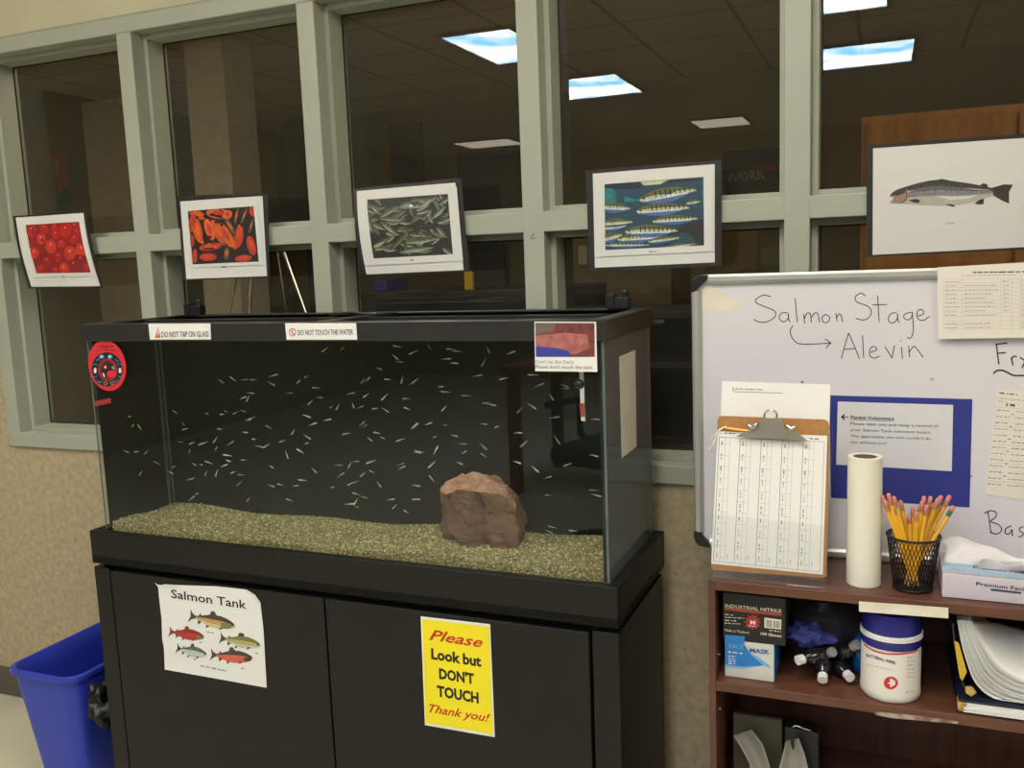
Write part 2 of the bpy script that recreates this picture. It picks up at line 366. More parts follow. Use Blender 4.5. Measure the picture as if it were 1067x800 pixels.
X0, SP, MW = -.7184, .5667, .05
ZT1, ZT2, ZH, ZHT, ZS0, ZS1 = 1.5378, 1.5832, 2.1082, 2.150, .9746, 1.018
XJ = X0-SP; XE = X0+6*SP+MW
wb = MB()
wb.box(XL, XR, .012, .12, FL, ZS0, 0); wb.box(XL, XJ+.012, .012, .12, ZS0, ZHT, 0); wb.box(XE, XR, .012, .12, ZS0, ZHT, 0); wb.box(XL, XR, .012, .12, ZHT, CEIL, 1)
struct('wall_back', wb, [mTAN, mCREAM], 'speckled tan wall below the windows, cream above them')
bb = MB(); bb.box(XL, XR, 0, .012, FL, .243); struct('baseboard_back', bb, mBASE, 'dark vinyl baseboard under the speckled tan wall', bevel=.003)
win = empty('window_1', (0, 0, ZS0), 'sage green window frame with a grid of dark panes', None, None, 'structure')
MB().box(XJ, XE, 0, .12, ZH, ZHT).build('header', mFRAME, win, bevel=.003)
MB().box(XJ-.005, XE, -.001, .02, ZHT-.001, ZHT+.004).build('header_bead', mFRAME, win, bevel=.002)
MB().box(XJ, XE, 0, .12, ZS0, ZS1).build('sill', mFRAME, win, bevel=.003)
MB().box(XJ+MW, XE-MW, 0, .12, ZT1, ZT2).build('transom', mFRAME, win, bevel=.002)
for i in range(-1, 7):
    x = X0+i*SP; MB().box(x, x+MW, -.0005, .12, ZS1, ZH).build('mullion', mFRAME, win, bevel=.002)
mGASK = M('dark_gasket', (40, 40, 36), .6)
for i in range(-1, 6):
    xa, xb = X0+i*SP+MW, X0+(i+1)*SP
    for za, zb in ((ZS1, ZT1), (ZT2, ZH)):
        t = .013; s = MB()
        s.box(xa, xa+t, .042, .115, za, zb); s.box(xb-t, xb, .042, .115, za, zb); s.box(xa+t, xb-t, .042, .115, za, za+t); s.box(xa+t, xb-t, .042, .115, zb-t, zb)
        s.build('glazing_stop', mFRAME, win, bevel=.001)
        g = MB(); a, b, c, d, t2 = xa+t, xb-t, za+t, zb-t, .003
        for q in ((a, a+t2, c, d), (b-t2, b, c, d), (a, b, c, c+t2), (a, b, d-t2, d)): g.box(q[0], q[1], .1, .104, q[2], q[3])
        g.build('gasket', mGASK, win)
        MB().box(xa+t*.5, xb-t*.5, .105, .108, za+t*.5, zb-t*.5).build('pane', mGLASS, win)
pl = Plane((0, 0, 0), (0, -1, 0)); pr = Print(pl); pr.stroke([(556, 243.5), (553.5, 248.5), (558, 247.8)], .9, mINK, 0, False); pr.build('pencil_mark', win)

# ------------------------------------------------------------------ room beyond the glass
def slab(name, x0, y0, x1, y1, Y, depth, mat, label, cat, floor=False, bevel=.004, zb=None, **k):
    a, b = at(x0, y0, Y), at(x1, y1, Y); mb = MB(); mb.box(a[0], b[0], Y, Y+depth, FL if floor else (zb if zb is not None else b[2]), a[2])
    return tag(mb.build(name, mat, bevel=bevel), label, cat)
mPALE = M('pale_far_panel', (184, 180, 166), .8); mDK = M('near_black_furniture', (24, 24, 23), .5); mDGY = M('dark_grey_furniture', (62, 62, 56), .6)
a = at(192, 60, 2.2); b = at(232, 60, 2.2)
tag(MB().box(a[0], b[0], 2.2, 2.45, FL, CEIL).build('pillar', M('pillar_paint', (222, 220, 208), .7)), 'pale upright pillar beyond the second upper pane', 'pillar')
slab('display_board', 84, 107, 140, 236, 2.5, .05, mPALE, 'tall pale display board beyond the leftmost upper pane', 'board', True)
slab('partition', 232, 140, 296, 238, 2.6, .06, M('partition_fabric', (128, 120, 100), .9), 'tan partition right of the pale pillar', 'partition', True)
pe = empty('wall_poster', at(53, 219, 2.9), 'small orange and teal poster beyond the leftmost pane', 'poster')
s = sheet([(34, 155), (72, 155), (74, 219), (37, 219)], 2.9); sheet_mesh(s, 2, 2).build('poster_sheet', M('teal_print', (60, 120, 110), .8), pe, solid=.004)
pr = Print(s); pr.poly([(34, 155), (72, 155), (72, 190), (55, 208), (36, 190)], M('orange_print', (196, 120, 40), .8), 0); pr.ell(53, 175, 9, 12, M('amber_print', (214, 150, 50), .8), 1); pr.build('printed_picture', pe)
ch = empty('office_chair', (*at(318, 185, 2.0)[:2], FL), 'rounded black high-backed chair beyond the second upper pane', 'chair'); c = at(318, 185, 2.0)
MB().lathe(c, [(.02, -.3), (.13, -.27), (.17, -.1), (.17, .1), (.12, .27), (.02, .3)], 24, sy=.4).build('backrest', mDK, ch, smooth=True)
MB().tube([(c[0], c[1]+.02, c[2]-.28), (c[0], c[1]+.02, .75)], .03, 10).build('back_support', mDK, ch); MB().lathe((c[0], c[1]-.2, .70), [(.02, -.05), (.24, -.04), (.25, .04), (.2, .06)], 24).build('seat', mDK, ch, smooth=True); MB().tube([(c[0], c[1]-.15, .66), (c[0], c[1]-.15, FL+.05)], .03, 10).build('stem', mDK, ch); MB().lathe((c[0], c[1]-.15, FL), [(.3, .001), (.3, .03), (.04, .06)], 20).build('base', mDK, ch)
slab('wall_cabinet', 476, 160, 545, 216, 3.0, .4, mDK, 'black cabinet beyond the third upper pane', 'cabinet')
slab('wall_screen', 405, 130, 440, 190, 3.4, .05, mDGY, 'dark grey screen beyond the third upper pane', 'screen')
pe = empty('work_poster', at(785, 200, 4.99), 'dark poster lettered WORK beyond the fourth upper pane', 'poster')
s = sheet([(753, 158), (830, 152), (830, 200), (755, 203)], 4.99); sheet_mesh(s, 2, 2).build('poster_sheet', M('charcoal_print', (76, 73, 66), .8), pe, solid=.005)
pr = Print(s, .004); pr.text('WORK', (757, 191), (798, 186), 10, M('pale_grey_print', (225, 222, 214), .8), 3, bold=.02)
pr.text('CHILE', (789, 178), (815, 176), 6, M('red_print', (220, 40, 44), .8), 3, bold=.02); pr.build('lettering', pe)
CT = at(470, 303, 1.35)[2]; a = at(375, 303, 1.35); b = at(590, 303, 1.35)
tag(MB().box(a[0], b[0], 1.35, 1.9, FL, CT).build('tall_counter', mDK, bevel=.004), 'black counter beyond the third lower pane carrying boxes', 'counter')
slab('dark_monitor', 490, 254, 526, 282, 1.6, .06, mDK, 'black monitor beyond the third lower pane', 'monitor', zb=CT+.0005)
slab('yellow_folder', 483, 283, 493, 303, 1.4, .02, M('yellow_card', (205, 170, 50), .7), 'yellow folder standing below the black monitor', 'folder', zb=CT+.0005)
slab('blue_box', 388, 292, 404, 330, 1.5, .2, M('blue_card', (28, 38, 130), .6), 'blue box on the desk beyond the third lower pane', 'box', zb=CT+.0005)
slab('grey_box', 405, 305, 450, 335, 1.4, .3, mDGY, 'dark grey box on the desk beyond the tank lid', 'box', zb=CT+.0005)
slab('tan_door', 735, 240, 790, 420, 3.6, .05, M('tan_door_paint', (150, 132, 100), .7), 'tan door beyond the fourth lower pane', 'door', True)
slab('tan_desk', 596, 240, 700, 296, 2.8, .5, M('tan_desk_side', (118, 108, 84), .7), 'dull tan desk side beyond the fish poster', 'desk', True)
slab('white_notice', 602, 256, 612, 276, 2.789, .01, mPALE, 'small pale notice left of the blue fish poster', 'notice')
slab('framed_notice', 792, 258, 812, 276, 4.979, .02, mPALE, 'small pale framed notice above the whiteboard corner', 'notice')
e = empty('shelving_unit', (1.0, 1.0, FL), 'black shelving unit seen between tank and whiteboard', 'shelves')
xa, xb = at(560, 330, .75)[0], at(800, 330, .75)[0]; za = at(690, 325, .75)[2]; zb = at(690, 377, .75)[2]; zc = at(690, 455, .75)[2]
for z in (za, zb, zc, .5): MB().box(xa, xb, .75, 1.15, z-.02, z).build('shelf', M('shelf_edge', (52, 52, 50), .4), e, bevel=.002)
for x in (xa-.02, xb): MB().box(x, x+.02, .75, 1.15, FL, za).build('side_panel', mDK, e)
MB().box(xa, xb, 1.13, 1.15, FL, za).build('back_panel', mDK, e)
slab('shelf_label', 681, 333, 692, 337, .745, .003, M('dim_label', (96, 96, 92), .7), 'small grey label on the black shelving edge', 'label')
e = empty('wooden_cupboard', (2.0, 2.0, FL), 'orange wooden cupboard beyond the rightmost pane', 'cupboard')
a = at(898, 122, 2.0); mOW = wood('orange_oak', (170, 112, 52), (200, 140, 70), .5, (10, 10, 1), 3)
MB().box(a[0], a[0]+1.6, 2.0, 2.45, FL, a[2]).build('carcass', mOW, e, bevel=.004)
for k in range(3):
    x = a[0]+.02+k*.525; d = MB().box(x, x+.51, 1.98, 2.0, FL+.05, a[2]-.03).build('door', mOW, e, bevel=.004)
    sub(MB().tube([(x+.46, 1.96, 1.2), (x+.46, 1.96, 1.35)], .006), 'handle', mDK, d)
def room_chair(x, y, rz, label):
    e = empty('meeting_chair', (x, y, FL), label, 'chair'); e['_w'] = (0, 0, 0); mF = M('black_chair_fabric', (20, 20, 20), .7)
    def bx_(nm, *a): return MB().box(*a).build(nm, mF, e, bevel=.02)
    bx_('seat', -.25, .25, -.24, .24, .42, .50); bx_('backrest', -.24, .24, .20, .27, .55, 1.0)
    MB().tube([(0, .235, .45), (0, .25, .6)], .03, 8).build('back_support', mF, e); MB().tube([(0, 0, .42), (0, 0, .08)], .03, 10).build('stem', mF, e)
    for s_ in (-1, 1): MB().tube([(s_*.25, .1, .46), (s_*.31, .1, .5), (s_*.31, .1, .66), (s_*.31, -.16, .67)], .016, 8).build('armrest', mF, e)
    for k in range(5): a_ = k*1.2566; MB().tube([(0, 0, .09), (.29*math.cos(a_), .29*math.sin(a_), .03)], [.025, .015], 8).build('leg', mF, e)
    e.rotation_euler[2] = rz; return e
room_chair(.05, -2.75, 3.4, 'black swivel chair mirrored faintly behind the rock in the tank front')
room_chair(.85, -3.0, 2.7, 'black swivel chair mirrored faintly near the right end of the tank front')
tbl = empty('brown_table', (.3, -3.9, FL), 'brown table mirrored faintly in the upper tank front', 'table'); mTB = wood('brown_table_top', (110, 72, 44), (130, 88, 56), .5)
MB().box(-.9, 1.5, -4.3, -3.5, .85, .89).build('table_top', mTB, tbl, bevel=.004)
for x_ in (-.84, 1.44):
    for y_ in (-4.24, -3.56): MB().box(x_-.03, x_+.03, y_-.03, y_+.03, FL, .85).build('leg', mTB, tbl)
# easel
mCHR = M('bright_chrome', (200, 200, 196), .18, metal=1)
e = empty('easel', (*at(272, 325, .6)[:2], FL), 'silver tripod easel standing behind the second lower pane', 'easel')
top = at(276, 232, .6)
for (p, q, r) in (((262, 290), (260, 325), .006), ((246, 292), (239, 324), .004), ((296, 263), (318, 325), .0055), ((289, 262), (298, 323), .003)):
    A, B = at(*p, .6), at(*q, .6); d = (B-A)/(B[2]-A[2]); bot = A+d*(FL-A[2]); tp = A+d*(top[2]-.01-A[2])
    MB().tube([tp, bot], r, 10).build('leg', mCHR if r > .0045 else M('dull_chrome', (120, 116, 104), .3, metal=1), e, smooth=True)

# ------------------------------------------------------------------ laminated posters on the window frame
mBACK = M('black_backing_card', (30, 30, 27), .5)
mLAM = glass_mat('laminate_film', (.97, .97, .97), 1.2, .12)
def poster(name, outer, white, label, bulge, Y=-.008):
    s = sheet(outer, Y, bulge=bulge); e = empty(name, (s.c[2]+s.c[3])/2, label, 'poster', None)
    sheet_mesh(s, 10, 10).build('backing_card', mBACK, e, solid=.0008)
    sheet_mesh(s, 10, 10, .0008, white).build('photo_sheet', mPAPER, e, smooth=True)
    c = [np.array(q, float) for q in outer]; m = sum(c)/4; big = [m+(q-m)*1.02 for q in c]
    sheet_mesh(s, 10, 10, .0042, big).build('laminate', mLAM, e, smooth=True)
    return s, e
def margins(pr, q, big, m=None):
    q = [np.array(p, float) for p in q]; c = sum(q)/4
    for i in range(4):
        a, b = q[i], q[(i+1) % 4]; o1 = a+(a-c)*big; o2 = b+(b-c)*big; P = [a, b, o2, o1]; n = 6
        V = [tuple((P[0]*(1-k/n)+P[1]*k/n)) for k in range(n+1)]+[tuple((P[3]*(1-k/n)+P[2]*k/n)) for k in range(n+1)]
        V2 = [tuple((np.array(V[k])+np.array(V[n+1+k]))/2) for k in range(n+1)]; W = V[:n+1]+V2+V[n+1:]
        pr.raw(W, [f for j in range(2) for k in range(n) for f in [(j*(n+1)+k, j*(n+1)+k+1, (j+1)*(n+1)+k+1, (j+1)*(n+1)+k)]], m or mPAPER, 24)
# 1 red eggs
s, e = poster('egg_poster', [(17.5, 225.3), (93.5, 220), (107.3, 299.6), (30, 300.6)], [(20.3, 226.8), (91, 222), (104.8, 298), (33, 298.8)], 'laminated poster of round red salmon eggs, leftmost on the window', lambda u, v: .010*math.sin(math.pi*v)-.006*math.sin(2*math.pi*u)*.5+.012*(1-v)**2)
rd = [M('egg_red_%d' % i, c, .5, var=.12, scale=60) for i, c in enumerate([(196, 34, 30), (214, 52, 40), (178, 28, 34), (150, 24, 34), (226, 84, 66)])]
pr = Print(s, .0012, (15, 220, 9.41)); pr.quad([(148, 135), (685, 105), (780, 600), (235, 610)], rd[3], 0)
R = random.Random(3); rings = [(300, 270, 48), (400, 345, 58), (550, 190, 62), (230, 410, 45), (595, 410, 58), (700, 375, 52), (450, 230, 45), (345, 490, 42), (520, 560, 50), (640, 150, 45), (200, 190, 50), (330, 170, 45), (280, 570, 42), (430, 580, 36), (470, 450, 45), (745, 545, 34), (510, 320, 42), (640, 270, 45), (620, 520, 40), (690, 470, 40), (440, 160, 40), (655, 205, 34)]
for i, (x, y, r) in enumerate(rings):
    c = rd[[1, 1, 0, 1, 1, 1, 0, 2, 1, 2, 0, 0, 2, 2, 2, 2, 0, 2, 3, 3, 0, 2][i]]; L = 1+i % 5
    pr.ell(x, y, r, r*1.2, c, L*2); pr.ell(x-r*.1, y-r*.25, r*.35, r*.35, rd[4] if c is rd[1] else rd[0], L*2+1, n=10); pr.ell(x, y-r*.45, r*.12, r*.1, mPAPERW, 12, n=6)
margins(pr, [(148, 135), (685, 105), (780, 600), (235, 610)], .15); pr.scribble((492, 636), (520, 638), 12, mGINK, 25, 1); pr.build('printed_picture', e)
# 2 orange alevins
s, e = poster('alevin_poster', [(185, 204), (279, 201.7), (282, 289.2), (192.3, 291.8)], [(188.2, 210), (274, 204.2), (279.6, 287.5), (195.7, 290.6)], 'laminated poster of orange newly hatched alevins, second from left', lambda u, v: .006*math.sin(math.pi*u)+.004*v)
og = [M('alevin_orange_%d' % i, c, .5, var=.15, scale=80) for i, c in enumerate([(214, 84, 34), (228, 104, 40), (200, 60, 42), (120, 84, 52), (196, 66, 40)])]
mPD = M('print_black_brown', (36, 28, 26), .5)
pr = Print(s, .0012, (180, 200, 8.42)); pr.quad([(143, 168), (722, 125), (773, 610), (193, 635)], mPD, 0)
for x, y, rx, ry, rot, c in [(230, 330, 130, 45, 75, 0), (340, 330, 110, 42, 70, 1), (420, 350, 130, 48, 60, 0), (490, 380, 130, 42, 62, 1), (420, 190, 120, 48, 5, 1), (230, 200, 85, 40, 20, 0), (520, 300, 90, 22, 60, 3), (600, 390, 40, 105, 5, 2), (540, 430, 30, 90, -25, 0), (705, 470, 38, 95, -15, 2), (350, 480, 110, 36, -8, 2), (330, 570, 85, 38, 0, 2), (640, 580, 80, 32, -5, 2), (210, 560, 24, 70, 0, 4), (575, 210, 14, 80, 10, 3), (640, 210, 13, 80, 20, 3), (700, 300, 12, 70, 15, 3), (708, 170, 26, 48, -10, 4), (495, 540, 26, 60, 5, 3), (190, 270, 40, 90, 10, 4), (370, 470, 50, 14, 20, 1), (180, 430, 26, 60, 0, 4), (600, 330, 14, 50, 0, 1), (270, 430, 30, 20, 60, 1), (450, 440, 50, 18, 40, 3), (500, 200, 40, 45, 30, 1)]:
    pr.ell(x, y, rx*.92, ry*.92, og[c], 1+(x*7+y) % 5*2, rot, 14); pr.ell(x, y-5, rx*.45, ry*.4, og[(c+1) % 3], 2+(x*7+y) % 5*2, rot, 10)
for x, y in ((230, 225), (300, 215), (350, 235), (400, 265), (450, 290), (330, 400), (350, 395)): pr.ell(x, y, 16, 13, mPD, 12, 20, 8)
margins(pr, [(143, 168), (722, 125), (773, 610), (193, 635)], .12); pr.scribble((455, 655), (505, 655), 12, mGINK, 25, 2); pr.build('printed_picture', e)
# 3 fry
s, e = poster('fry_poster', [(369, 197), (480.5, 185.8), (489, 283), (377, 287.8)], [(372.2, 199.2), (474.8, 190.3), (483.3, 281.3), (382.4, 285.8)], 'laminated poster of crowded grey-green salmon fry, third from left', lambda u, v: .012*math.sin(math.pi*v)*(1-u)+.004*math.sin(math.pi*u))
gg = [M('fry_grey_%d' % i, c, .5, var=.2, scale=120) for i, c in enumerate([(84, 88, 72), (116, 118, 96), (60, 62, 50), (168, 172, 152), (46, 46, 40), (124, 158, 134), (112, 106, 70)])]
pr = Print(s, .0012, (365, 183, 7.48)); pr.quad([(145, 188), (768, 143), (808, 612), (198, 645)], gg[4], 0)
R = random.Random(5)
for k in range(78):
    u, v = R.random(), R.random(); x = 145+u*620+v*45; y = 188-u*42+v*455; L = R.uniform(80, 125); an = math.radians(R.choice([-40, 45, 15, -15, 60, -5])+R.uniform(-15, 15)); dx, dy = math.cos(an)*L/1.7, math.sin(an)*L/1.7
    cx, cy = x, y; cx = min(max(cx, 165+v*45), 745+v*30); cy = min(max(cy, 190), 595)
    fish(pr, (cx-dx, cy-dy), (cx+dx, cy+dy), R.uniform(14, 21), gg[R.choice([0, 2])], gg[R.choice([1, 0, 6])], gg[R.choice([3, 1])], gg[2], 1+k % 9, eye=mINK if k % 2 else None, full=False)
fish(pr, (440, 520), (745, 480), 24, gg[0], gg[6], gg[3], gg[2], 14, bars=gg[4], eye=mINK, full=False); fish(pr, (420, 590), (690, 555), 22, gg[0], gg[5], gg[3], gg[2], 14, eye=mINK, full=False)
fish(pr, (340, 570), (505, 400), 22, gg[2], gg[6], gg[1], gg[2], 13, eye=mINK, full=False); fish(pr, (650, 335), (765, 225), 18, gg[0], gg[5], gg[3], gg[2], 13, eye=mINK, full=False); fish(pr, (250, 325), (400, 235), 18, gg[0], gg[1], gg[3], gg[2], 14, eye=mINK, full=False)
fish(pr, (390, 455), (240, 345), 20, gg[2], gg[1], gg[3], gg[2], 13, eye=mINK, full=False); fish(pr, (200, 555), (300, 510), 16, gg[1], gg[3], gg[3], gg[2], 14, full=False); fish(pr, (250, 335), (480, 345), 15, gg[0], gg[1], gg[3], gg[2], 12, full=False)
pr.ell(490, 237, 16, 12, mPAPER, 18); pr.ell(460, 245, 34, 12, M('pale_blue_print', (120, 130, 150), .5), 17, -20)
margins(pr, [(145, 188), (768, 143), (808, 612), (198, 645)], .23); pr.scribble((485, 657), (515, 657), 12, mGINK, 25, 3); pr.build('printed_picture', e)
# 4 parr on blue
s, e = poster('parr_poster', [(610.6, 178), (751.5, 166.8), (751.8, 277), (613.8, 282.8)], [(617.8, 181), (744.9, 171), (744.9, 273.3), (620, 278.9)], 'laminated poster of barred young salmon in blue-green water, fourth from left', lambda u, v: .003*math.sin(math.pi*u))
bl = [M('parr_%s' % n, c, .5, var=.15, scale=90) for n, c in (('teal', (38, 128, 132)), ('navy', (34, 44, 62)), ('olive', (104, 108, 66)), ('cream', (206, 208, 160)), ('blue', (78, 112, 172)), ('white', (214, 224, 222)), ('dark', (44, 42, 44)), ('deep', (40, 74, 92)))]
teal, navy, olive, cream, blue, whi, drk, deep = bl
pr = Print(s, .0012, (620, 175, 8.208)); pr.quad([(84, 140), (932, 77), (936, 662), (92, 702)], deep, 0)
pr.poly([(84, 142), (932, 78), (934, 330), (700, 330), (480, 250), (330, 290), (88, 300)], teal, 1); pr.poly([(84, 142), (330, 130), (430, 165), (300, 185), (88, 175)], navy, 2)
pr.poly([(390, 118), (640, 100), (560, 140), (420, 150)], cream, 2); pr.poly([(600, 118), (760, 92), (900, 100), (640, 135)], navy, 3); pr.poly([(600, 600), (760, 480), (935, 430), (936, 660), (600, 680)], drk, 1)
for n_, t_, h_, L_ in [((385, 275), (930, 170), 66, 4), ((360, 372), (870, 330), 56, 7), ((495, 455), (930, 425), 42, 6), ((40, 335), (340, 345), 48, 4), ((262, 545), (770, 530), 56, 10), ((195, 610), (600, 585), 44, 8), ((460, 630), (760, 590), 30, 12), ((95, 660), (520, 655), 26, 13), ((60, 480), (360, 455), 38, 4), ((50, 620), (260, 560), 44, 3), ((60, 520), (300, 490), 30, 5), ((560, 690), (900, 640), 24, 4), ((780, 305), (925, 280), 22, 3)]:
    fish(pr, n_, t_, h_, olive, cream, blue, drk, L_, bars=navy, eye=drk, full=False)
    pr.stroke([(n_[0]+(t_[0]-n_[0])*t, n_[1]+(t_[1]-n_[1])*t+h_*.25) for t in (.1, .4, .75)], h_*.22, whi, L_+3)
margins(pr, [(84, 140), (932, 77), (936, 662), (92, 702)], .19); pr.scribble((470, 716), (535, 714), 14, mGINK, 25, 4); pr.build('printed_picture', e)
# 5 adult salmon
s, e = poster('adult_salmon_poster', [(903, 151.5), (1083, 139), (1083, 259), (903, 267.6)], [(909.8, 155), (1076.5, 143.5), (1076.5, 257), (909.2, 265.5)], 'large laminated poster of one silver adult salmon, rightmost on the window', lambda u, v: .004*math.sin(math.pi*u)+.006*(1-v)**2)
sv = [M('salmon_%s' % n, c, .5, var=v_, scale=sc) for n, c, v_, sc in (('back', (70, 68, 66), .3, 200), ('flank', (152, 148, 150), .2, 260), ('belly', (196, 186, 172), .05, 50), ('fin', (62, 52, 44), .2, 80), ('gill', (110, 60, 52), .1, 60), ('jaw', (176, 140, 128), .1, 50), ('blue', (132, 130, 146), .2, 200), ('upper', (108, 106, 108), .3, 260))]
bk, fl, be, fi, gi, jw, bu, up_ = sv; pr = Print(s, .0012, (900, 150, 6.39))
TX = [175, 220, 280, 360, 440, 510, 590, 690, 780, 860]; TY = [340, 305, 285, 262, 245, 237, 248, 262, 278, 296]; BY = [395, 398, 400, 406, 410, 412, 408, 396, 372, 345]
def lay(f0, f1): return [(x, a+(b-a)*f0) for x, a, b in zip(TX, TY, BY)]+[(x, a+(b-a)*f1) for x, a, b in zip(TX[::-1], TY[::-1], BY[::-1])]
pr.poly(lay(0, 1), be, 2); pr.poly(lay(0, .24), bk, 4); pr.poly(lay(.22, .42), up_, 3); pr.poly(lay(.4, .6), fl, 4); pr.poly(lay(.5, .62), bu, 5)
pr.poly([(175, 340), (200, 318), (245, 300), (285, 296), (290, 340), (285, 375), (265, 390), (230, 396), (175, 394), (196, 375), (205, 352)], jw, 6); pr.poly([(175, 340), (200, 316), (245, 298), (286, 294), (270, 330), (215, 345)], bk, 7)
pr.stroke([(276, 312), (286, 335), (283, 365), (262, 388), (240, 392)], 6, gi, 8); pr.ell(228, 338, 7, 6, mINK, 9, n=8); pr.poly([(172, 352), (200, 354), (190, 374), (172, 380)], mPAPER, 8)
pr.poly([(852, 292), (930, 270), (992, 272), (965, 320), (966, 398), (920, 378), (862, 345)], fi, 5); pr.poly([(772, 276), (795, 262), (820, 270), (824, 290)], fi, 4); pr.poly([(490, 243), (515, 233), (575, 246), (580, 256)], fi, 5)
pr.poly([(296, 375), (350, 366), (378, 378), (362, 394), (330, 390)], fi, 8); pr.poly([(540, 406), (575, 400), (607, 410), (600, 420)], fi, 6); pr.poly([(735, 395), (770, 372), (797, 364), (797, 400), (760, 404)], fi, 6)
R = random.Random(2)
for k in range(70): x = R.uniform(300, 800); i_ = np.interp(x, TX, TY); pr.ell(x, i_+R.uniform(8, 75), 2.4, 2.2, bk, 8, n=5)
pr.text('adult', (543, 534), (604, 532), 13, mGINK, 1); pr.build('printed_picture', e)

# ------------------------------------------------------------------ aquarium
TX0, TY0, TW, TD, TZ, TH1, TH2, TYAW = -.4997, -.3968, 1.22, .3156, .8927, 1.3328, 1.3706, -.0128
def T(u, v, z):
    c, s_ = math.cos(TYAW), math.sin(TYAW); return (TX0+u*c-v*s_, TY0+u*s_+v*c, z)
TN = np.array([math.sin(TYAW), -math.cos(TYAW), 0.]); TFRONT = (np.array(T(0, 0, 1)), TN)
def tuv(P): d = np.array(P)-np.array(T(0, 0, 0)); c, s_ = math.cos(TYAW), math.sin(TYAW); return d[0]*c+d[1]*s_, -d[0]*s_+d[1]*c
BASEZ = .835
tank = empty('aquarium', T(TW/2, TD/2, BASEZ), 'long black-rimmed glass aquarium with tiny fish on a black stand', 'aquarium')
g = .006
MB().box(g, TW-g, 0, g, BASEZ+.01, TH2-.004, fn=T).build('front_pane', mTGLASS, tank)
MB().box(g, TW-g, TD-.005, TD-.0005, BASEZ+.01, TH2-.004, fn=T).build('back_pane', M('black_painted_glass', (22, 23, 21), .25), tank)
MB().box(0, g, 0, TD, BASEZ+.01, TH2-.004, fn=T).build('left_pane', mTGLASS, tank)
MB().box(TW-g, TW, 0, TD, BASEZ+.01, TH2-.004, fn=T).build('right_pane', glass_mat('side_glass', (.8, .84, .86), .75, .05, .6, (.15, .172, .182)), tank)  # grey-blue haze colour stands in for the grazing reflection on this pane
mBG = M('black_backdrop', (21, 22, 16), .55, var=.12, scale=4, spec=.25)
MB().box(.004, TW-.022, .2045, .208, BASEZ+.012, TH1+.01, fn=T).build('backdrop', mBG, tank)
MB().box(g+.0005, g+.0025, g, .2, TZ-.03, TH1+.01, fn=T).build('side_backdrop', M('black_side_film', (33, 33, 26), .4, spec=.4), tank)
for u in (.0068, ): MB().box(u, u+.004, .192, .2, TZ, TH1, fn=T).build('corner_seal', mEDGE, tank)
MB().box(.020, .0225, .196, .201, TZ, TH1, fn=T).build('corner_seal', mEDGE, tank)
MB().box(TW-.0035, TW-.0005, -.0008, .001, TZ, TH1, fn=T).build('glass_edge', mEDGE, tank)
MB().box(TW-.012, TW-.008, .001, .007, TZ, TH1, fn=T).build('silicone_bead', mBLKPL, tank)
MB().box(0.0, .003, -.0008, .001, TZ, TH1, fn=T).build('glass_edge', mEDGE, tank)
MB().box(TW-.006, TW+.0005, TD-.004, TD, TZ, TH1, fn=T).build('glass_edge', mEDGE, tank)
rim = MB(); o_ = .006; wd = .022
rim.box(-o_, TW+o_, -o_, 0, TH1, TH2, fn=T); rim.box(-o_, TW+o_, TD, TD+o_, TH1, TH2, fn=T); rim.box(-o_, 0, 0, TD, TH1, TH2, fn=T); rim.box(TW, TW+o_, 0, TD, TH1, TH2, fn=T)
rim.box(-o_+.001, TW+o_-.001, -o_+.001, wd, TH2-.0039, TH2+.0005, fn=T); rim.box(0, TW, TD-wd, TD, TH2-.0039, TH2+.0005, fn=T); rim.box(0, wd, wd, TD-wd, TH2-.0039, TH2+.0005, fn=T); rim.box(TW-wd, TW, wd, TD-wd, TH2-.0039, TH2+.0005, fn=T)
rim.build('top_rim', M('rim_plastic', (38, 39, 37), .34, var=.1, spec=.6), tank, bevel=.0015)
MB().box(.60, .64, wd, TD-wd, TH2-.012, TH2, fn=T).build('center_brace', mBLKPL, tank, bevel=.002)
for a, b in ((wd+.002, .598), (.642, TW-wd-.002)):
    l = MB().box(a, b, wd+.002, TD-wd-.05, TH2-.010, TH2-.006, fn=T).build('glass_lid', glass_mat('lid_glass', (.7, .74, .72), 2.2, .05, .25, (.35, .37, .35)), tank)
    sub(MB().box(a+.02, b-.02, .13, .15, TH2-.006, TH2-.001, fn=T), 'hinge_strip', mBLKPL, l)
br = MB(); br.box(-.03, TW+.02, -.02, TD+.02, .8145, TZ-.001, fn=T)

stand = empty('aquarium_stand', T(TW/2, TD/2, FL), 'black two-door cabinet stand carrying the aquarium', 'cabinet')
tb = MB(); tb.box(-.032, TW+.02, -.02, 0-.001, .8145, TZ, fn=T); tb.box(-.032, TW+.02, TD+.001, TD+.02, .8145, TZ, fn=T); tb.box(-.032, -.001, -.001, TD+.001, .8145, TZ, fn=T); tb.box(TW+.001, TW+.02, -.001, TD+.001, .8145, TZ, fn=T)
tb.box(-.032, TW+.02, -.02, TD+.02, .8145, BASEZ, fn=T)
tb.build('top_trim', mBLKWD, stand, bevel=.002)
def dx(x, y): return tuv(atp(x, y, TFRONT[0]+TN*.013, TN))[0]
bz = .8145-.012; bl0 = -.038; br0 = TW+.018
bd = MB(); bd.box(bl0, bl0+.018, .0, TD, FL, bz, fn=T); bd.box(br0-.018, br0, .0, TD, FL, bz, fn=T); bd.box(bl0, br0, TD-.012, TD, FL, bz, fn=T); bd.box(bl0+.02, br0-.02, .01, TD-.012, FL, FL+.02, fn=T)
bd.box(bl0+.018, br0-.018, .012, .018, FL+.02, bz, fn=T)
bd.build('carcass', mBLKWD, stand)
MB().box(bl0+.01, br0-.01, .01, TD-.01, bz, .8145, fn=T).build('shadow_gap', mBLKPL, stand)
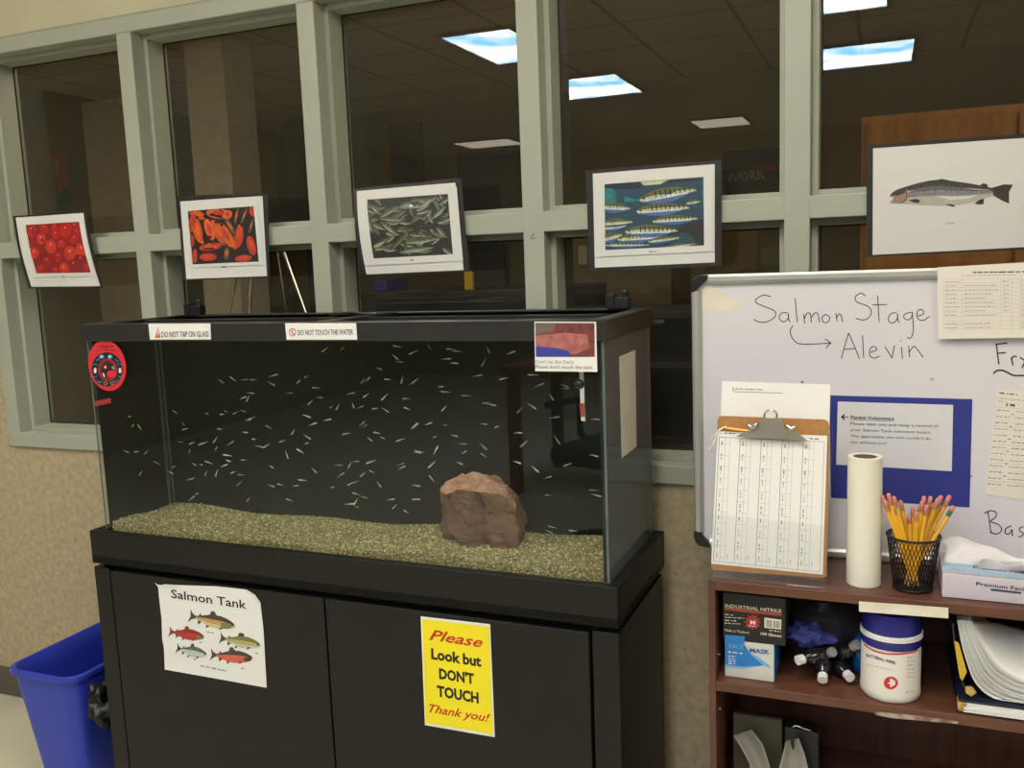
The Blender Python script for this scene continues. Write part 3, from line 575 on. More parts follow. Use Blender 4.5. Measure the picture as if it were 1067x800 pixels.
u1 = dx(117, 620); u2 = dx(339, 640); u3 = dx(614, 680); fz = bz
MB().box(bl0, u1-.003, -.012, 0, FL, fz, fn=T).build('stile', mBLKWD, stand, bevel=.0015)
MB().box(u3+.006, br0, -.012, 0, FL, fz, fn=T).build('stile', mBLKWD, stand, bevel=.0015)
for a, b in ((u1+.002, u2-.002), (u2+.002, u3)):
    MB().box(a, b, -.014, .004, FL+.06, fz-.004, fn=T).build('door', mBLKWD, stand, bevel=.002)
MB().box(bl0, br0, -.006, 0, FL, FL+.055, fn=T).build('plinth', mBLKWD, stand)
# gravel
def gz(u, v):
    return .899+.020*(u/TW)**2.2+.006*math.sin(3.1*u+.6)*math.sin(2+u*5)+.010*math.sin(u*2.4+1)*(.5-v/.4)+.004*math.sin(u*17+v*31)
mGR = M('gravel_bed', (122, 112, 70), .8, rgb2=(168, 158, 110), scale=160, bump=.5, mixlo=.35, mixhi=.6)
gv = MB(); NU, NV = 160, 44
def gp(i, j): u, v = g+.005+(TW-2*g-.010)*i, g+.004+(TD-2*g-.006)*j; return T(u, v, gz(u, v)+.0012*math.sin(i*400+j*93)*math.cos(j*170-i*51))
gv.grid(gp, NU, NV); R0 = NU+1
nb = len(gv.v); gv.add([T(u, v, TZ-.03) for u, v in ((g+.005, g+.004), (TW-g-.005, g+.004), (TW-g-.005, TD-g-.002), (g+.005, TD-g-.002))], [(0, 1, 2, 3)])
for i in range(NU): gv.f.append((i, i+1, nb+1 if i >= NU//2 else nb)); gv.m.append(0)
gv.f.append((nb, NU//2, nb+1)); gv.m.append(0)
for j in range(NV): gv.f.append(((j+1)*R0-1, (j+2)*R0-1, nb+2 if j >= NV//2 else nb+1)); gv.m.append(0)
gv.f.append((nb+1, (NV//2+1)*R0-1, nb+2)); gv.m.append(0)
R = random.Random(11); GM = [mGR]+[M('pebble_%d' % i, c, .6, var=.12, scale=300) for i, c in enumerate([(150, 134, 84), (188, 172, 122), (112, 92, 52), (216, 204, 164), (140, 98, 56), (118, 118, 68)])]
base6 = np.array([(1, 0, 0), (-1, 0, 0), (0, 1, 0), (0, -1, 0), (0, 0, 1), (0, 0, -1)], float); f8 = [(0, 2, 4), (2, 1, 4), (1, 3, 4), (3, 0, 4), (2, 0, 5), (1, 2, 5), (3, 1, 5), (0, 3, 5)]
def pebble(u, v, z, r):
    A = R.uniform(0, 6.28); ca, sa = math.cos(A), math.sin(A); P = []
    for q in base6:
        k = q*np.array([r*R.uniform(.8, 1.4), r*R.uniform(.7, 1), r*R.uniform(.6, .9)]); P.append(T(u+k[0]*ca-k[1]*sa*.5, min(max(v+k[0]*sa*.5+k[1]*ca, g+.0006), TD-g-.001), z+k[2]))
    gv.add(P, f8, R.choice([1, 1, 2, 2, 3, 4, 5, 6, 6]))
for k in range(15000):
    u = R.uniform(.012, TW-.014); v = R.uniform(.010, .2) if R.random() < .9 else R.uniform(.2, TD-.012); pebble(u, v, gz(u, v)+R.uniform(-.001, .0014), R.uniform(.002, .0042))
for k in range(8500):
    u = R.uniform(.012, TW-.014); z = R.uniform(TZ-.02, gz(u, .008)); pebble(u, .0096, z, R.uniform(.002, .0040))
for k in range(1500):
    v = R.uniform(.01, TD-.012); z = R.uniform(TZ-.02, gz(TW, v)); pebble(TW-.0115, v, z, R.uniform(.002, .0036))
tag(gv.build('gravel', GM), 'olive and tan gravel covering the bottom of the aquarium', 'gravel', None, 'stuff')
# water
wm = glass_mat('tank_water', (.965, .98, .965), .6)
tag(MB().box(g+.004, TW-g-.001, g+.0003, .2015, TZ-.02, TH1+.012, fn=T).build('water', wm), 'clear water filling the aquarium', 'water')
# rock
def rock():
    P = []; zc = .99
    outline = [(459, 512), (463, 500), (473, 494), (481, 491), (496, 491), (511, 495), (525, 505), (532, 516), (541, 530), (546, 541), (545, 553), (544, 577), (522, 586), (505, 584), (480, 572), (464, 560), (460, 548), (459, 528)]
    Yc = -.285
    ring_b = [at(x, y, Yc+.03) for x, y in outline]; c = sum(ring_b)/len(ring_b)
    ring_b = [c+(q-c)*.97 for q in ring_b]
    front = [(462, 515), (474, 509), (490, 513), (501, 517), (512, 514), (526, 516), (536, 534), (541, 552), (538, 574), (520, 581), (504, 578), (480, 566), (467, 555), (464, 535)]
    ring_f = [at(x, y, Yc-.045) for x, y in front]
    back = [q+np.array([0, .045, 0]) for q in [c+(p-c)*.8 for p in ring_b]]
    import bmesh
    bm = bmesh.new()
    for q in ring_b+ring_f+back: bm.verts.new(q)
    # creased hollow in the front is made after the hull
    r = bmesh.ops.convex_hull(bm, input=list(bm.verts)); 
    bmesh.ops.delete(bm, geom=[x for x in set(r['geom_unused']+r['geom_interior']) if isinstance(x, bmesh.types.BMVert) and x.is_valid], context='VERTS')
    for k in range(4): 
        bmesh.ops.subdivide_edges(bm, edges=[e_ for e_ in bm.edges if e_.calc_length() > .006], cuts=1, use_grid_fill=True)
    bmesh.ops.triangulate(bm, faces=bm.faces[:])
    from mathutils import noise
    bm.normal_update()
    bm.faces.ensure_lookup_table(); zmid = at(500, 524, Yc)[2]
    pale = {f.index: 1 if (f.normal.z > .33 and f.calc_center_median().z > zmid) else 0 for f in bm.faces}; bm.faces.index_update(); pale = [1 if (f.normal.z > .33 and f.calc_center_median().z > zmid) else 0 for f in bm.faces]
    crease = at(500, 540, Yc-.04)[0]; ztop = at(500, 517, Yc-.05)[2]
    for v in bm.verts:
        n = v.normal.copy(); p = v.co.copy()
        d = .009*noise.fractal(p*20, .8, 2.1, 5)+.003*noise.noise(p*90)+.0035*abs(noise.noise(p*45))
        if p.y < Yc-.005:
            for cx, wd_, dp in ((crease, .010, .024), (at(478, 540, Yc)[0], .006, .010), (at(490, 530, Yc)[0], .004, .006), (at(522, 540, Yc)[0], .004, .004)):
                k = math.exp(-((p.x-cx-(ztop-p.z)*.06)/wd_)**2)*min(1, max(0, (ztop-p.z+.01)/.03)); d -= dp*k*(.5 if p.z < 0.95 else 1)
        v.co = p+n*d
    V = [tuple(v.co) for v in bm.verts]; bm.verts.index_update(); Fc = [tuple(v.index for v in f.verts) for f in bm.faces]
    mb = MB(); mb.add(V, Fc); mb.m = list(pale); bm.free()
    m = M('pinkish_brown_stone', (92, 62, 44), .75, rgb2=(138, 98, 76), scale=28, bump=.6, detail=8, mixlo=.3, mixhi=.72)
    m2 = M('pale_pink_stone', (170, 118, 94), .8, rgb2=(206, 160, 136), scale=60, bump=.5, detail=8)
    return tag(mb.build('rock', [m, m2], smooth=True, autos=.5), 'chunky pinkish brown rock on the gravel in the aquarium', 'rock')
rock()
# filter intake, thermometer, clips
e = empty('thermometer', atp(607, 440, TFRONT[0]+np.array([0, .012, 0]), TN), 'white strip thermometer with suction cup inside the tank, right end', 'thermometer')
PT = (TFRONT[0]+np.array([0, .012, 0]), TN)
q = [atp(*p, *PT) for p in ((603.5, 386), (607.5, 386), (609.5, 439), (605.5, 438))]; MB().prism(q, (0, .004, 0)).build('scale_strip', mPAPER, e)
q = [atp(*p, *PT)+TN*.0006 for p in ((603.7, 420), (609.3, 420), (609.6, 434), (605.0, 434))]; MB().prism(q, (0, .0005, 0)).build('red_band', M('thermo_red', (170, 70, 64), .5), e)
c = atp(604, 400, *PT); MB().tube([c+TN*.001, c-TN*(-.006)], [.009, .006], 16).build('suction_cup', mBLKPL, e, smooth=True)
ff = MB(); p0 = np.array(T(TW-.03, .25, gz(TW, .25)))
ff.lathe(p0, [(.022, -.004), (.024, .01), (.018, .022), (.008, .028)], 14, sx=.8); 
tag(ff.build('filter_intake', mBLKPL, smooth=True), 'black filter sponge on gravel at the tank right end', 'filter')
for (x, y, w_, nm, lb) in ((199, 324, .045, 'left', 'black hose clip at the back left of the tank rim'), (640, 318, .045, 'right', 'black hose clip at the back right corner of the rim')):
    c = np.array(T(tuv(at(x, y, TY0+TD-.02))[0]+(0.02 if nm == 'left' else .02), TD-.02, TH2)); mb = MB()
    mb.box(c[0]-.03, c[0]+.018, c[1]-.012, c[1]+.012, TH2+.0005, TH2+.024); mb.box(c[0]-.03, c[0]-.012, c[1]-.014, c[1]+.01, TH2+.001, TH2+.030)
    mb.tube([(c[0]+.008, c[1], TH2+.02), (c[0]+.008, c[1], TH2+.038)], .006, 12)
    tag(mb.build('hose_clip', mBLKPL, bevel=.002), lb, 'clip')
mb = MB(); mb.tube([T(.52, .2, TH2+.004), T(.6, .15, TH2+.008), T(.69, .12, TH2+.006)], .0028, 8); tag(mb.build('air_tube', mBLKPL, smooth=True), 'thin black tube lying across the tank lids', 'tube')
# hidden-free right-hand paper strip
SIDE = (np.array(T(TW, 0, 0)), np.array([math.cos(TYAW), math.sin(TYAW), 0.]))
s = sheet([(645, 371.5), (661.5, 364.5), (662.8, 465), (647.5, 477)], plane=SIDE); mb = sheet_mesh(s, 3, 8, .001); tag(mb.build('paper_strip', M('aged_paper', (206, 200, 184), .8), solid=.0005), 'blank off-white paper strip taped on the tank right side', 'paper')
# alevin
def fish_skin():
    m = M('silvery_alevin_skin', (236, 230, 202), .4, var=.08, scale=8, spec=.5); N = m.node_tree.nodes; L = m.node_tree.links
    cr = [x for x in N if x.type == 'VALTORGB'][0]; oi = N.new('ShaderNodeObjectInfo'); mr = N.new('ShaderNodeMapRange'); mr.inputs[3].default_value = .3; mr.inputs[4].default_value = 1.0; L.new(oi.outputs['Random'], mr.inputs[0])
    mx = N.new('ShaderNodeMix'); mx.data_type = 'RGBA'; L.new(mr.outputs[0], mx.inputs[0]); mx.inputs[6].default_value = (.03, .03, .02, 1); L.new(cr.outputs[0], mx.inputs[7]); L.new(mx.outputs[2], N['Principled BSDF'].inputs['Base Color']); return m
def alevin_mesh():
    P = [(-.5, .004), (-.46, .04), (-.36, .075), (-.22, .085), (-.05, .06), (.15, .042), (.32, .026), (.42, .02)]; mb = MB()
    V = [(x, .7*r*math.cos(k*math.pi/3), r*math.sin(k*math.pi/3)-(.02 if x < 0 else 0)) for x, r in P for k in range(6)]
    Fc = [(i*6+k, i*6+(k+1) % 6, (i+1)*6+(k+1) % 6, (i+1)*6+k) for i in range(len(P)-1) for k in range(6)]+[tuple(range(6))[::-1]]
    mb.add(V, Fc); mb.add([(.4, 0, .018), (.5, 0, .07), (.47, 0, 0), (.5, 0, -.07), (.4, 0, -.018), (.41, .006, 0), (.41, -.006, 0)], [(0, 1, 2, 5), (2, 3, 4, 5), (0, 6, 2, 1), (2, 6, 4, 3)])
    mb.add([(-.05, 0, .055), (.05, 0, .11), (.1, 0, .045)], [(0, 1, 2)])
    for sgn in (-1, 1): mb.add([(-.42, sgn*.04, .03), (-.38, sgn*.055, .03), (-.40, sgn*.05, .055), (-.40, sgn*.05, .01)], [(0, 3, 1, 2)], 1)
    me = bpy.data.meshes.new('alevin'); me.from_pydata(mb.v, [], mb.f); me.materials.append(fish_skin()); me.materials.append(mINK)
    me.polygons.foreach_set('material_index', mb.m); me.polygons.foreach_set('use_smooth', [True]*len(mb.f)); me.update(); return me
am = alevin_mesh()
Z1 = [(830,248,-30),(905,235,-35),(978,240,5),(1030,240,0),(1015,322,-5),(968,352,20),(997,357,45),(548,440,-30),(742,450,0),(865,437,-10),(838,454,5),(920,445,20),(968,433,-8),(1000,485,20),(598,512,-20),(610,545,10),(825,545,0),(980,565,0),(1035,608,0),(580,624,0),(650,632,20),(718,634,15),(795,612,50),(890,632,30),(635,686,45),(800,668,50),(870,707,-15),(665,762,-10),(708,764,5),(757,752,-25),(875,740,-5),(972,736,0),(852,770,20),(535,780,25),(268,468,0),(285,525,30),(330,535,-60),(112,740,25),(438,755,-30),(310,685,5),(370,687,30),(245,683,-20)]
Z2 = [(148,214,15),(135,264,-30),(350,222,15),(300,255,30),(408,290,-5),(245,323,8),(432,350,0),(375,380,30),(700,248,40),(730,238,40),(800,172,-10),(910,34,-8),(1010,72,20),(900,100,-30),(925,130,-5),(853,238,0),(942,240,60),(1008,256,35),(965,357,0),(972,418,-15),(628,325,10),(718,338,25),(832,348,40),(840,428,-32),(775,418,10),(640,398,-60),(685,410,25),(505,408,20),(543,410,50),(355,465,-15),(483,488,12),(392,514,20),(118,533,-25),(268,563,40),(695,512,40),(712,526,30),(598,573,5),(785,568,-12),(825,600,-8),(743,608,-25),(357,594,-25),(350,633,15),(200,620,15),(28,607,0),(60,652,-10),(100,650,30),(12,480,30),(230,703,-55),(312,680,-35),(135,778,-15),(550,767,0),(618,768,50),(658,745,5),(747,748,15),(930,612,15),(1040,685,-8),(935,762,20),(945,780,25),(570,50,30),(465,55,30),(1020,522,40)]
Z5 = [(400,178,-25),(565,205,35),(700,202,35),(755,185,-10),(930,168,30),(325,238,-10),(135,273,-15),(190,266,-15),(285,272,12),(510,282,20),(620,262,25),(650,250,15),(800,265,-30),(1030,271,0),(655,322,-25),(705,342,-10),(1025,356,5),(875,357,10),(245,360,-12),(618,385,5),(655,372,50),(660,403,0),(895,402,40),(968,433,-20)]
Z4 = [(955,205,-5),(905,190,20),(738,195,50),(803,195,60),(640,232,15),(945,258,40),(685,322,15),(650,350,40),(1000,358,35),(520,190,-20),(335,195,45),(175,145,-10)]
Z3 = [(200,44,-5),(235,55,-5),(180,96,5),(220,118,0),(90,35,-50),(400,48,-50),(522,62,20),(375,115,55),(345,184,12),(480,200,10),(635,180,-5),(670,235,25),(148,243,8),(172,270,-8),(283,290,-8),(12,213,30),(390,328,3),(418,338,-10),(165,358,45),(735,298,-45),(808,252,0),(805,238,-20),(565,368,40),(632,346,-30),(752,405,8),(378,440,0),(445,455,20),(85,438,20),(175,445,10),(12,452,30),(118,508,20),(222,502,-5),(265,545,0),(272,590,30),(35,588,-5),(122,578,60),(588,545,40),(560,487,0),(375,560,-45),(375,605,-40),(555,643,-5),(250,648,-10),(100,655,40),(650,680,-35),(820,655,15),(765,525,-50),(960,607,-5),(968,415,0)]
Z6 = [(100,195,-40),(715,188,20),(420,150,30),(715,282,5),(955,256,-5),(970,283,-5),(735,450,-15),(720,475,-30),(20,232,0),(25,303,5),(845,470,0)]
allf = []
for lst, (ox, oy, sc) in ((Z1, (90, 355, 5.928)), (Z2, (260, 355, 5.928)), (Z5, (260, 460, 5.928)), (Z4, (90, 460, 5.928)), (Z3, (430, 355, 5.08)), (Z6, (430, 460, 5.06))):
    allf += [(ox+x/sc, oy+y/sc, a) for x, y, a in lst]
R = random.Random(21)
fo = None
for (x, y, a) in allf:
    for tr in range(6):
        v = R.uniform(.022, .16) if tr < 3 else R.uniform(.014, .05); pp = TFRONT[0]-TN*v; p = atp(x, y, pp, TN); u, vv = tuv(p)
        if .035 < u < TW-.035 and p[2] > gz(u, vv)+.012 and not (.77 < u < 1.03 and p[2] < 1.085 and vv > .035): break
    else: continue
    o = bpy.data.objects.new('alevin', am) if fo is None else fo.copy(); fo = fo or o; COL.objects.link(o)
    tag(o, 'tiny pale silvery alevin swimming in the aquarium', 'fish', 'alevins swimming in the aquarium')
    L = R.uniform(.0145, .0205)*(1+v*.8); flip = R.choice([0, math.pi]); o.scale = (L, L*.9, L*.9); o.location = p
    ry = -math.radians(a) if flip == 0 else math.radians(a); o.rotation_euler = (0, ry, flip+R.uniform(-.5, .5))
# labels on the front glass / rim
def label_sheet(name, corners, mat, label, cat, plane, off, draw=None, sub_name='lettering', bulge=None, solid=.0004, nx=6):
    pl_ = (plane[0]+plane[1]*off, plane[1]); s = sheet(corners, plane=pl_, bulge=bulge); e = empty(name, (s.c[2]+s.c[3])/2, label, cat)
    sheet_mesh(s, nx, nx).build('sheet', mat, e, solid=solid, smooth=bool(bulge))
    if draw: pr = Print(s, .0004); draw(pr); pr.build(sub_name, e)
    return s, e
mORG = M('warning_orange', (222, 100, 40), .6); mREDI = M('red_ink', (196, 36, 30), .6)
def d1(pr):
    pr.poly([(161.5, 352), (167.5, 352), (164.5, 340.5)], mORG, 1); pr.line((164.5, 344), (164.5, 349), 1, mPAPER, 2); pr.text('DO NOT TAP ON GLASS', (168.5, 351.3), (217.5, 350.6), 5.6, mINK, 1, up=(0, -1), bold=.01)
label_sheet('tap_warning_label', [(154.6, 337.2), (219.0, 336.8), (219.8, 353.6), (156.2, 353.8)], mPAPER, 'white label reading DO NOT TAP ON GLASS on the tank rim', 'label', TFRONT, .0068, d1)
def d2(pr):
    pr.ell(304.8, 346, 3.8, 4.3, mREDI, 1); pr.ell(304.8, 346, 3.0, 3.5, mPAPER, 2); pr.text('DO NOT TOUCH THE WATER', (310.5, 349.3), (368, 348.4), 5.4, mINK, 1, up=(0, -1), bold=.01)
    pr.line((302.5, 343), (307, 349), .8, mREDI, 4); pr.line((304.8, 342.5), (304.8, 348), 1.6, M('hand_print', (190, 180, 170), .6), 3)
label_sheet('touch_warning_label', [(297.0, 336.6), (371, 336.6), (372.2, 353.9), (298.6, 353.9)], mPAPER, 'white label reading DO NOT TOUCH THE WATER on the tank rim', 'label', TFRONT, .0068, d2)
def d3(pr):
    z = (540, 325, 10.67); pr.z = z; cA = M('still_maroon', (96, 44, 42), .6, rgb2=(128, 62, 54), scale=60); cB = M('still_rose', (182, 112, 104), .6, rgb2=(150, 84, 78), scale=60); cC = M('still_blue', (52, 60, 150), .6); cD = M('still_grey', (104, 92, 86), .6)
    pr.quad([(190, 120), (848, 122), (852, 498), (198, 498)], cA, 1); pr.poly([(190, 120), (430, 121), (380, 215), (192, 250)], cD, 2)
    pr.poly([(194, 260), (520, 230), (770, 250), (790, 400), (640, 470), (196, 430)], cB, 3); pr.poly([(197, 380), (420, 400), (560, 430), (590, 497), (198, 497)], cC, 4)
    pr.z = (0, 0, 1); up = (0, -1)
    pr.text("Don't be like Darla", (558.3, 378.4), (598, 378.8), 3.5, mGINK, 1, up=up); pr.text("Please don't touch the tank.", (558.3, 383.7), (618, 384.4), 3.5, mINK, 1, up=up)
label_sheet('touch_notice', [(556.8, 335), (621, 335.3), (622.4, 387.4), (557.6, 386.6)], mPAPER, 'small white notice with a picture asking not to touch the tank', 'notice', TFRONT, .0068, d3, 'printed_picture')
# round red sticker
mSR = M('sticker_red', (206, 44, 52), .5, var=.03); mSK = M('sticker_black', (24, 22, 26), .5); mSB = M('sticker_blue', (70, 160, 196), .5); mSD = M('sticker_deep_red', (120, 30, 36), .5)
pl_ = Plane(TFRONT[0]+TN*.002, TN); c = atp(111, 407, pl_.P, pl_.n); e = empty('round_sticker', c, 'round red sticker with a black and blue animal design on the glass', 'sticker')
pr = Print(pl_, 0, (80, 340, 8.886)); pr.ell(282, 362, 172, 238, mSR, 1, -12, 40); disc = pr.build('sticker_disc', e, solid=.0003)
pr = Print(pl_, .0002, (80, 340, 8.886)); pr.ell(282, 398, 142, 158, mSK, 2, -8, 36); pr.ell(288, 402, 88, 102, mSR, 3, -8, 30); pr.ell(288, 402, 82, 96, mSD, 4, -8, 30); pr.ell(290, 402, 60, 72, mSK, 5, -8, 24)
pr.ell(322, 440, 44, 34, mSR, 6, -10); pr.ell(268, 375, 24, 24, mSD, 6); pr.ell(266, 377, 9, 10, mPAPER, 7); pr.ell(252, 450, 8, 22, mPAPER, 6, -20); pr.poly([(318, 375), (345, 365), (358, 400), (335, 395)], M('sticker_grey', (150, 146, 140), .5), 6)
for x, y, r_ in ((232, 280, 24), (308, 280, 24)): pr.ell(x, y, r_, r_*.8, mSB, 4); pr.ell(x, y, 9, 8, mPAPER, 5)
for x, y in ((172, 408), (402, 408)): pr.ell(x, y, 13, 26, mPAPER, 5); pr.stroke([(x-24, y-48), (x, y-60), (x+24, y-46)], 5, mSB, 4); pr.stroke([(x-22, y+50), (x, y+62), (x+22, y+48)], 5, mSB, 4)
for P in ([(180, 320), (200, 300), (215, 315)], [(355, 305), (378, 318), (388, 340)], [(196, 500), (215, 520), (235, 500)], [(345, 500), (362, 515), (382, 492)]): pr.stroke(P, 6, mSB, 4)
for x in (268, 330): pr.stroke([(x-18, 520), (x, 512), (x+16, 528), (x-4, 540), (x-18, 520)], 4, M('sticker_gold', (196, 176, 120), .5), 4)
pr.text('SALMON', (212, 196), (335, 192), 16, mSK, 3, up=(-.08, -1), bold=.02); pr.scribble((185, 235), (245, 212), 12, mSD, 3, 4); pr.scribble((250, 212), (370, 225), 12, mSD, 3, 5)
pr.build('printed_design', e)
s, e = label_sheet('red_strip_sticker', [(98, 418), (115.5, 414.6), (115.8, 419.8), (99, 423.4)], M('sticker_faded_red', (150, 44, 50), .5), 'narrow faded red sticker below the round red sticker', 'sticker', TFRONT, .001)
# signs on the stand doors
DOORP = (TFRONT[0]+TN*.0145, TN)
def mapz(ox, oy, sc, L): return [(ox+x/sc, oy+y/sc) for x, y in L]
def d4(pr):
    pr.z = (160, 600, 6.67); mk = mINK
    pr.text('Salmon Tank', (125, 150), (648, 228), 58, mk, 1, up=(-.06, -1), bold=.012)
    S = {n: M('chart_'+n, c, .6, var=.12, scale=150) for n, c in dict(brown=(84, 62, 50), tan=(190, 152, 92), olive=(120, 124, 74), red=(176, 60, 52), dred=(140, 46, 42), grn=(84, 104, 88), pale=(190, 196, 186), gry=(70, 66, 60), sal=(206, 96, 74), yel=(180, 168, 96), crm=(206, 186, 140)).items()}
    fish(pr, (568, 348), (248, 275), 46, S['brown'], S['tan'], S['crm'], S['gry'], 1, eye=mk); pr.ell(505, 345, 40, 20, S['olive'], 3, 12)
    fish(pr, (352, 422), (108, 385), 38, S['dred'], S['red'], S['red'], S['dred'], 1, eye=mk); pr.ell(325, 425, 26, 14, S['olive'], 4, 10)
    fish(pr, (746, 482), (460, 430), 42, S['olive'], S['yel'], S['pale'], S['gry'], 1, eye=mk); fish(pr, (372, 548), (160, 500), 38, S['grn'], S['pale'], S['pale'], S['gry'], 1, eye=mk)
    fish(pr, (692, 572), (396, 545), 44, S['gry'], S['sal'], S['sal'], S['gry'], 1, eye=mk); pr.ell(655, 578, 26, 16, S['gry'], 4, 0); pr.stroke([(610, 400), (628, 415), (622, 398)], 8, S['gry'], 1)
    for a, b in (((375, 388), (425, 398)), ((320, 460), (345, 464)), ((710, 535), (735, 540)), ((280, 578), (305, 582)), ((610, 640), (640, 645))): pr.scribble(a, b, 8, mGINK, 1, 1)
    pr.scribble((328, 622), (508, 660), 9, mINK, 1, 7)
sal = mapz(160, 600, 6.67, [(36, 60), (640, 95), (787, 778), (76, 650)])
plS = (TFRONT[0]+TN*.0155, TN); s = sheet([sal[0], (160+750/6.67, 600+108/6.67), sal[2], sal[3]], plane=plS)
e = empty('salmon_tank_sign', (s.c[2]+s.c[3])/2, 'white Salmon Tank sign with five printed salmon on the left door', 'sign')
out = mapz(160, 600, 6.67, [(8, 46), (32, 78), (38, 150), (56, 300), (60, 440), (72, 500), (78, 650), (430, 712), (786, 777), (774, 560), (764, 380), (742, 185), (705, 132), (645, 95), (440, 72), (190, 64), (70, 58), (55, 72), (36, 66)])
mb = MB(); mb.add([s.pt(*q) for q in out], [tuple(range(len(out)))]); mb.build('paper_sheet', mPAPER, e, solid=.0004)
pr = Print(s, .0006); d4(pr); pr.z = (160, 600, 6.67); pr.poly([(36, 60), (190, 66), (186, 82), (40, 84)], M('clear_tape', (222, 220, 212), .3), 0); pr.poly([(640, 96), (705, 132), (742, 185), (722, 200), (690, 140), (640, 112)], M('clear_tape', (222, 220, 212), .3), 0); pr.build('printed_picture', e)
def d5(pr):
    pr.z = (430, 630, 5.33); Yl = M('bright_yellow', (246, 226, 30), .55, var=.02)
    pr.quad([(52, 78), (425, 122), (446, 718), (72, 655)], Yl, 0); up = (-.03, -1); r_ = M('sign_red', (200, 52, 30), .6); k = mINK
    pr.text('Please', (92, 192), (388, 236), 56, r_, 1, up=(.04, -1), bold=.02, shear=.35); pr.text('Look but', (104, 298), (382, 342), 56, k, 1, up=up, bold=.04)
    pr.text("DON'T", (148, 408), (342, 438), 54, k, 1, up=up, bold=.045); pr.text('TOUCH', (136, 505), (368, 545), 56, k, 1, up=up, bold=.045)
    pr.text('Thank you!', (90, 594), (428, 650), 44, r_, 1, up=(.04, -1), bold=.02, shear=.35)
label_sheet('please_sign', mapz(430, 630, 5.33, [(44, 64), (430, 108), (456, 735), (68, 668)]), mPAPER, 'yellow sign asking visitors to look but not touch, on the right door', 'sign', DOORP, .001, d5)

# ------------------------------------------------------------------ bookcase
CY, CB, CZ = -.385, -.085, .906; CX0, CX1 = .892, 1.95
case = empty('bookcase', (1.4, -.24, FL), 'low reddish brown bookcase right of the fish tank', 'bookcase')
MB().box(CX0, CX0+.012, CY, CB, FL, CZ-.001).build('side_panel', mWOODV, case, bevel=.001); MB().box(CX1-.018, CX1, CY, CB, FL, CZ-.001).build('side_panel', mWOODV, case, bevel=.001)
MB().box(CX0+.012, CX1-.018, CY, CB, CZ-.018, CZ).build('top', mWOOD, case, bevel=.0015)
SZ2 = .718; MB().box(CX0+.012, CX1-.018, CY, CB-.006, SZ2-.018, SZ2).build('shelf', mWOOD, case, bevel=.0015)
MB().box(CX0+.012, CX1-.018, CY, CB-.006, .45, .468).build('shelf', mWOOD, case, bevel=.0015); MB().box(CX0+.012, CX1-.018, CY, CB-.006, FL+.06, FL+.078).build('shelf', mWOOD, case, bevel=.0015)
MB().box(CX0+.012, CX1-.018, CB-.006, CB, FL, CZ-.018).build('back_panel', mWOODV, case); MB().box(CX0+.012, CX1-.018, CY+.02, CY+.035, FL, FL+.06).build('plinth', mWOODV, case)
q = [at(*p, CY-.0004) for p in ((895, 626.3), (988, 633), (988.2, 644), (895.2, 637))]; MB().prism(q, (0, -.0008, 0)).build('blank_label', M('cream_label', (226, 218, 196), .6), case)
pr = Print(Plane((0, CY, 0), (0, -1, 0)), .0005); wr = M('torn_label_paper', (176, 158, 146), .8, rgb2=(130, 92, 76), scale=60, mixlo=.4, mixhi=.6)
pr.poly([(911, 741), (935, 743), (962, 746), (999, 751.5), (998, 754), (960, 750.5), (930, 748), (912, 744.5)], wr, 0); pr.build('torn_label', case).data.update()
for x_, y_ in ((750, 738), (749.5, 681)): MB().tube([at(x_, y_, CY+.02)-np.array([.003, 0, 0]), at(x_, y_, CY+.02)+np.array([.002, 0, 0])], .002, 8).build('shelf_pin', mCHR, case)

# ------------------------------------------------------------------ whiteboard
BYF = -.2; bx0, bx1, bz0, bz1 = .834, 2.1, CZ+.001, 1.437
wbd = empty('whiteboard', (1.45, BYF+.01, bz0), 'whiteboard with black handwriting standing on the bookcase', 'whiteboard')
mWB = M('whiteboard_enamel', (216, 213, 217), .28, var=.02, scale=2, spec=.5); mAL = M('brushed_aluminium', (196, 196, 190), .38, metal=.6, var=.04, stretch=(1, 1, 1), scale=8)
k = .030
MB().prism([(bx0+.006, BYF, bz0+k), (bx0+k, BYF, bz0+.006), (bx1-k, BYF, bz0+.006), (bx1-.006, BYF, bz0+k), (bx1-.006, BYF, bz1-k), (bx1-k, BYF, bz1-.006), (bx0+k, BYF, bz1-.006), (bx0+.006, BYF, bz1-k)], (0, .012, 0)).build('panel', mWB, wbd)
def rail(p0, p1, n):
    a, b = np.array(p0), np.array(p1); mb = MB(); n = np.array(n, float); yv = np.array([0, -1., 0])
    prof = [(0, -.012), (0, .008), (.004, .0105), (.012, .0105), (.017, .007), (.0185, .001), (.0185, -.012)]
    V = [p+n*q[0]+yv*q[1] for p in (a, b) for q in prof]; m_ = len(prof)
    mb.add(V, [(i, (i+1) % m_, m_+(i+1) % m_, m_+i) for i in range(m_)]+[tuple(range(m_))[::-1], tuple(range(m_, 2*m_))]); mb.build('frame_rail', mAL, wbd)
rail((bx0, BYF, bz0+k), (bx0, BYF, bz1-k), (1, 0, 0)); rail((bx1, BYF, bz0+k), (bx1, BYF, bz1-k), (-1, 0, 0)); rail((bx0+k, BYF, bz1), (bx1-k, BYF, bz1), (0, 0, -1)); rail((bx0+k, BYF, bz0), (bx1-k, BYF, bz0), (0, 0, 1))
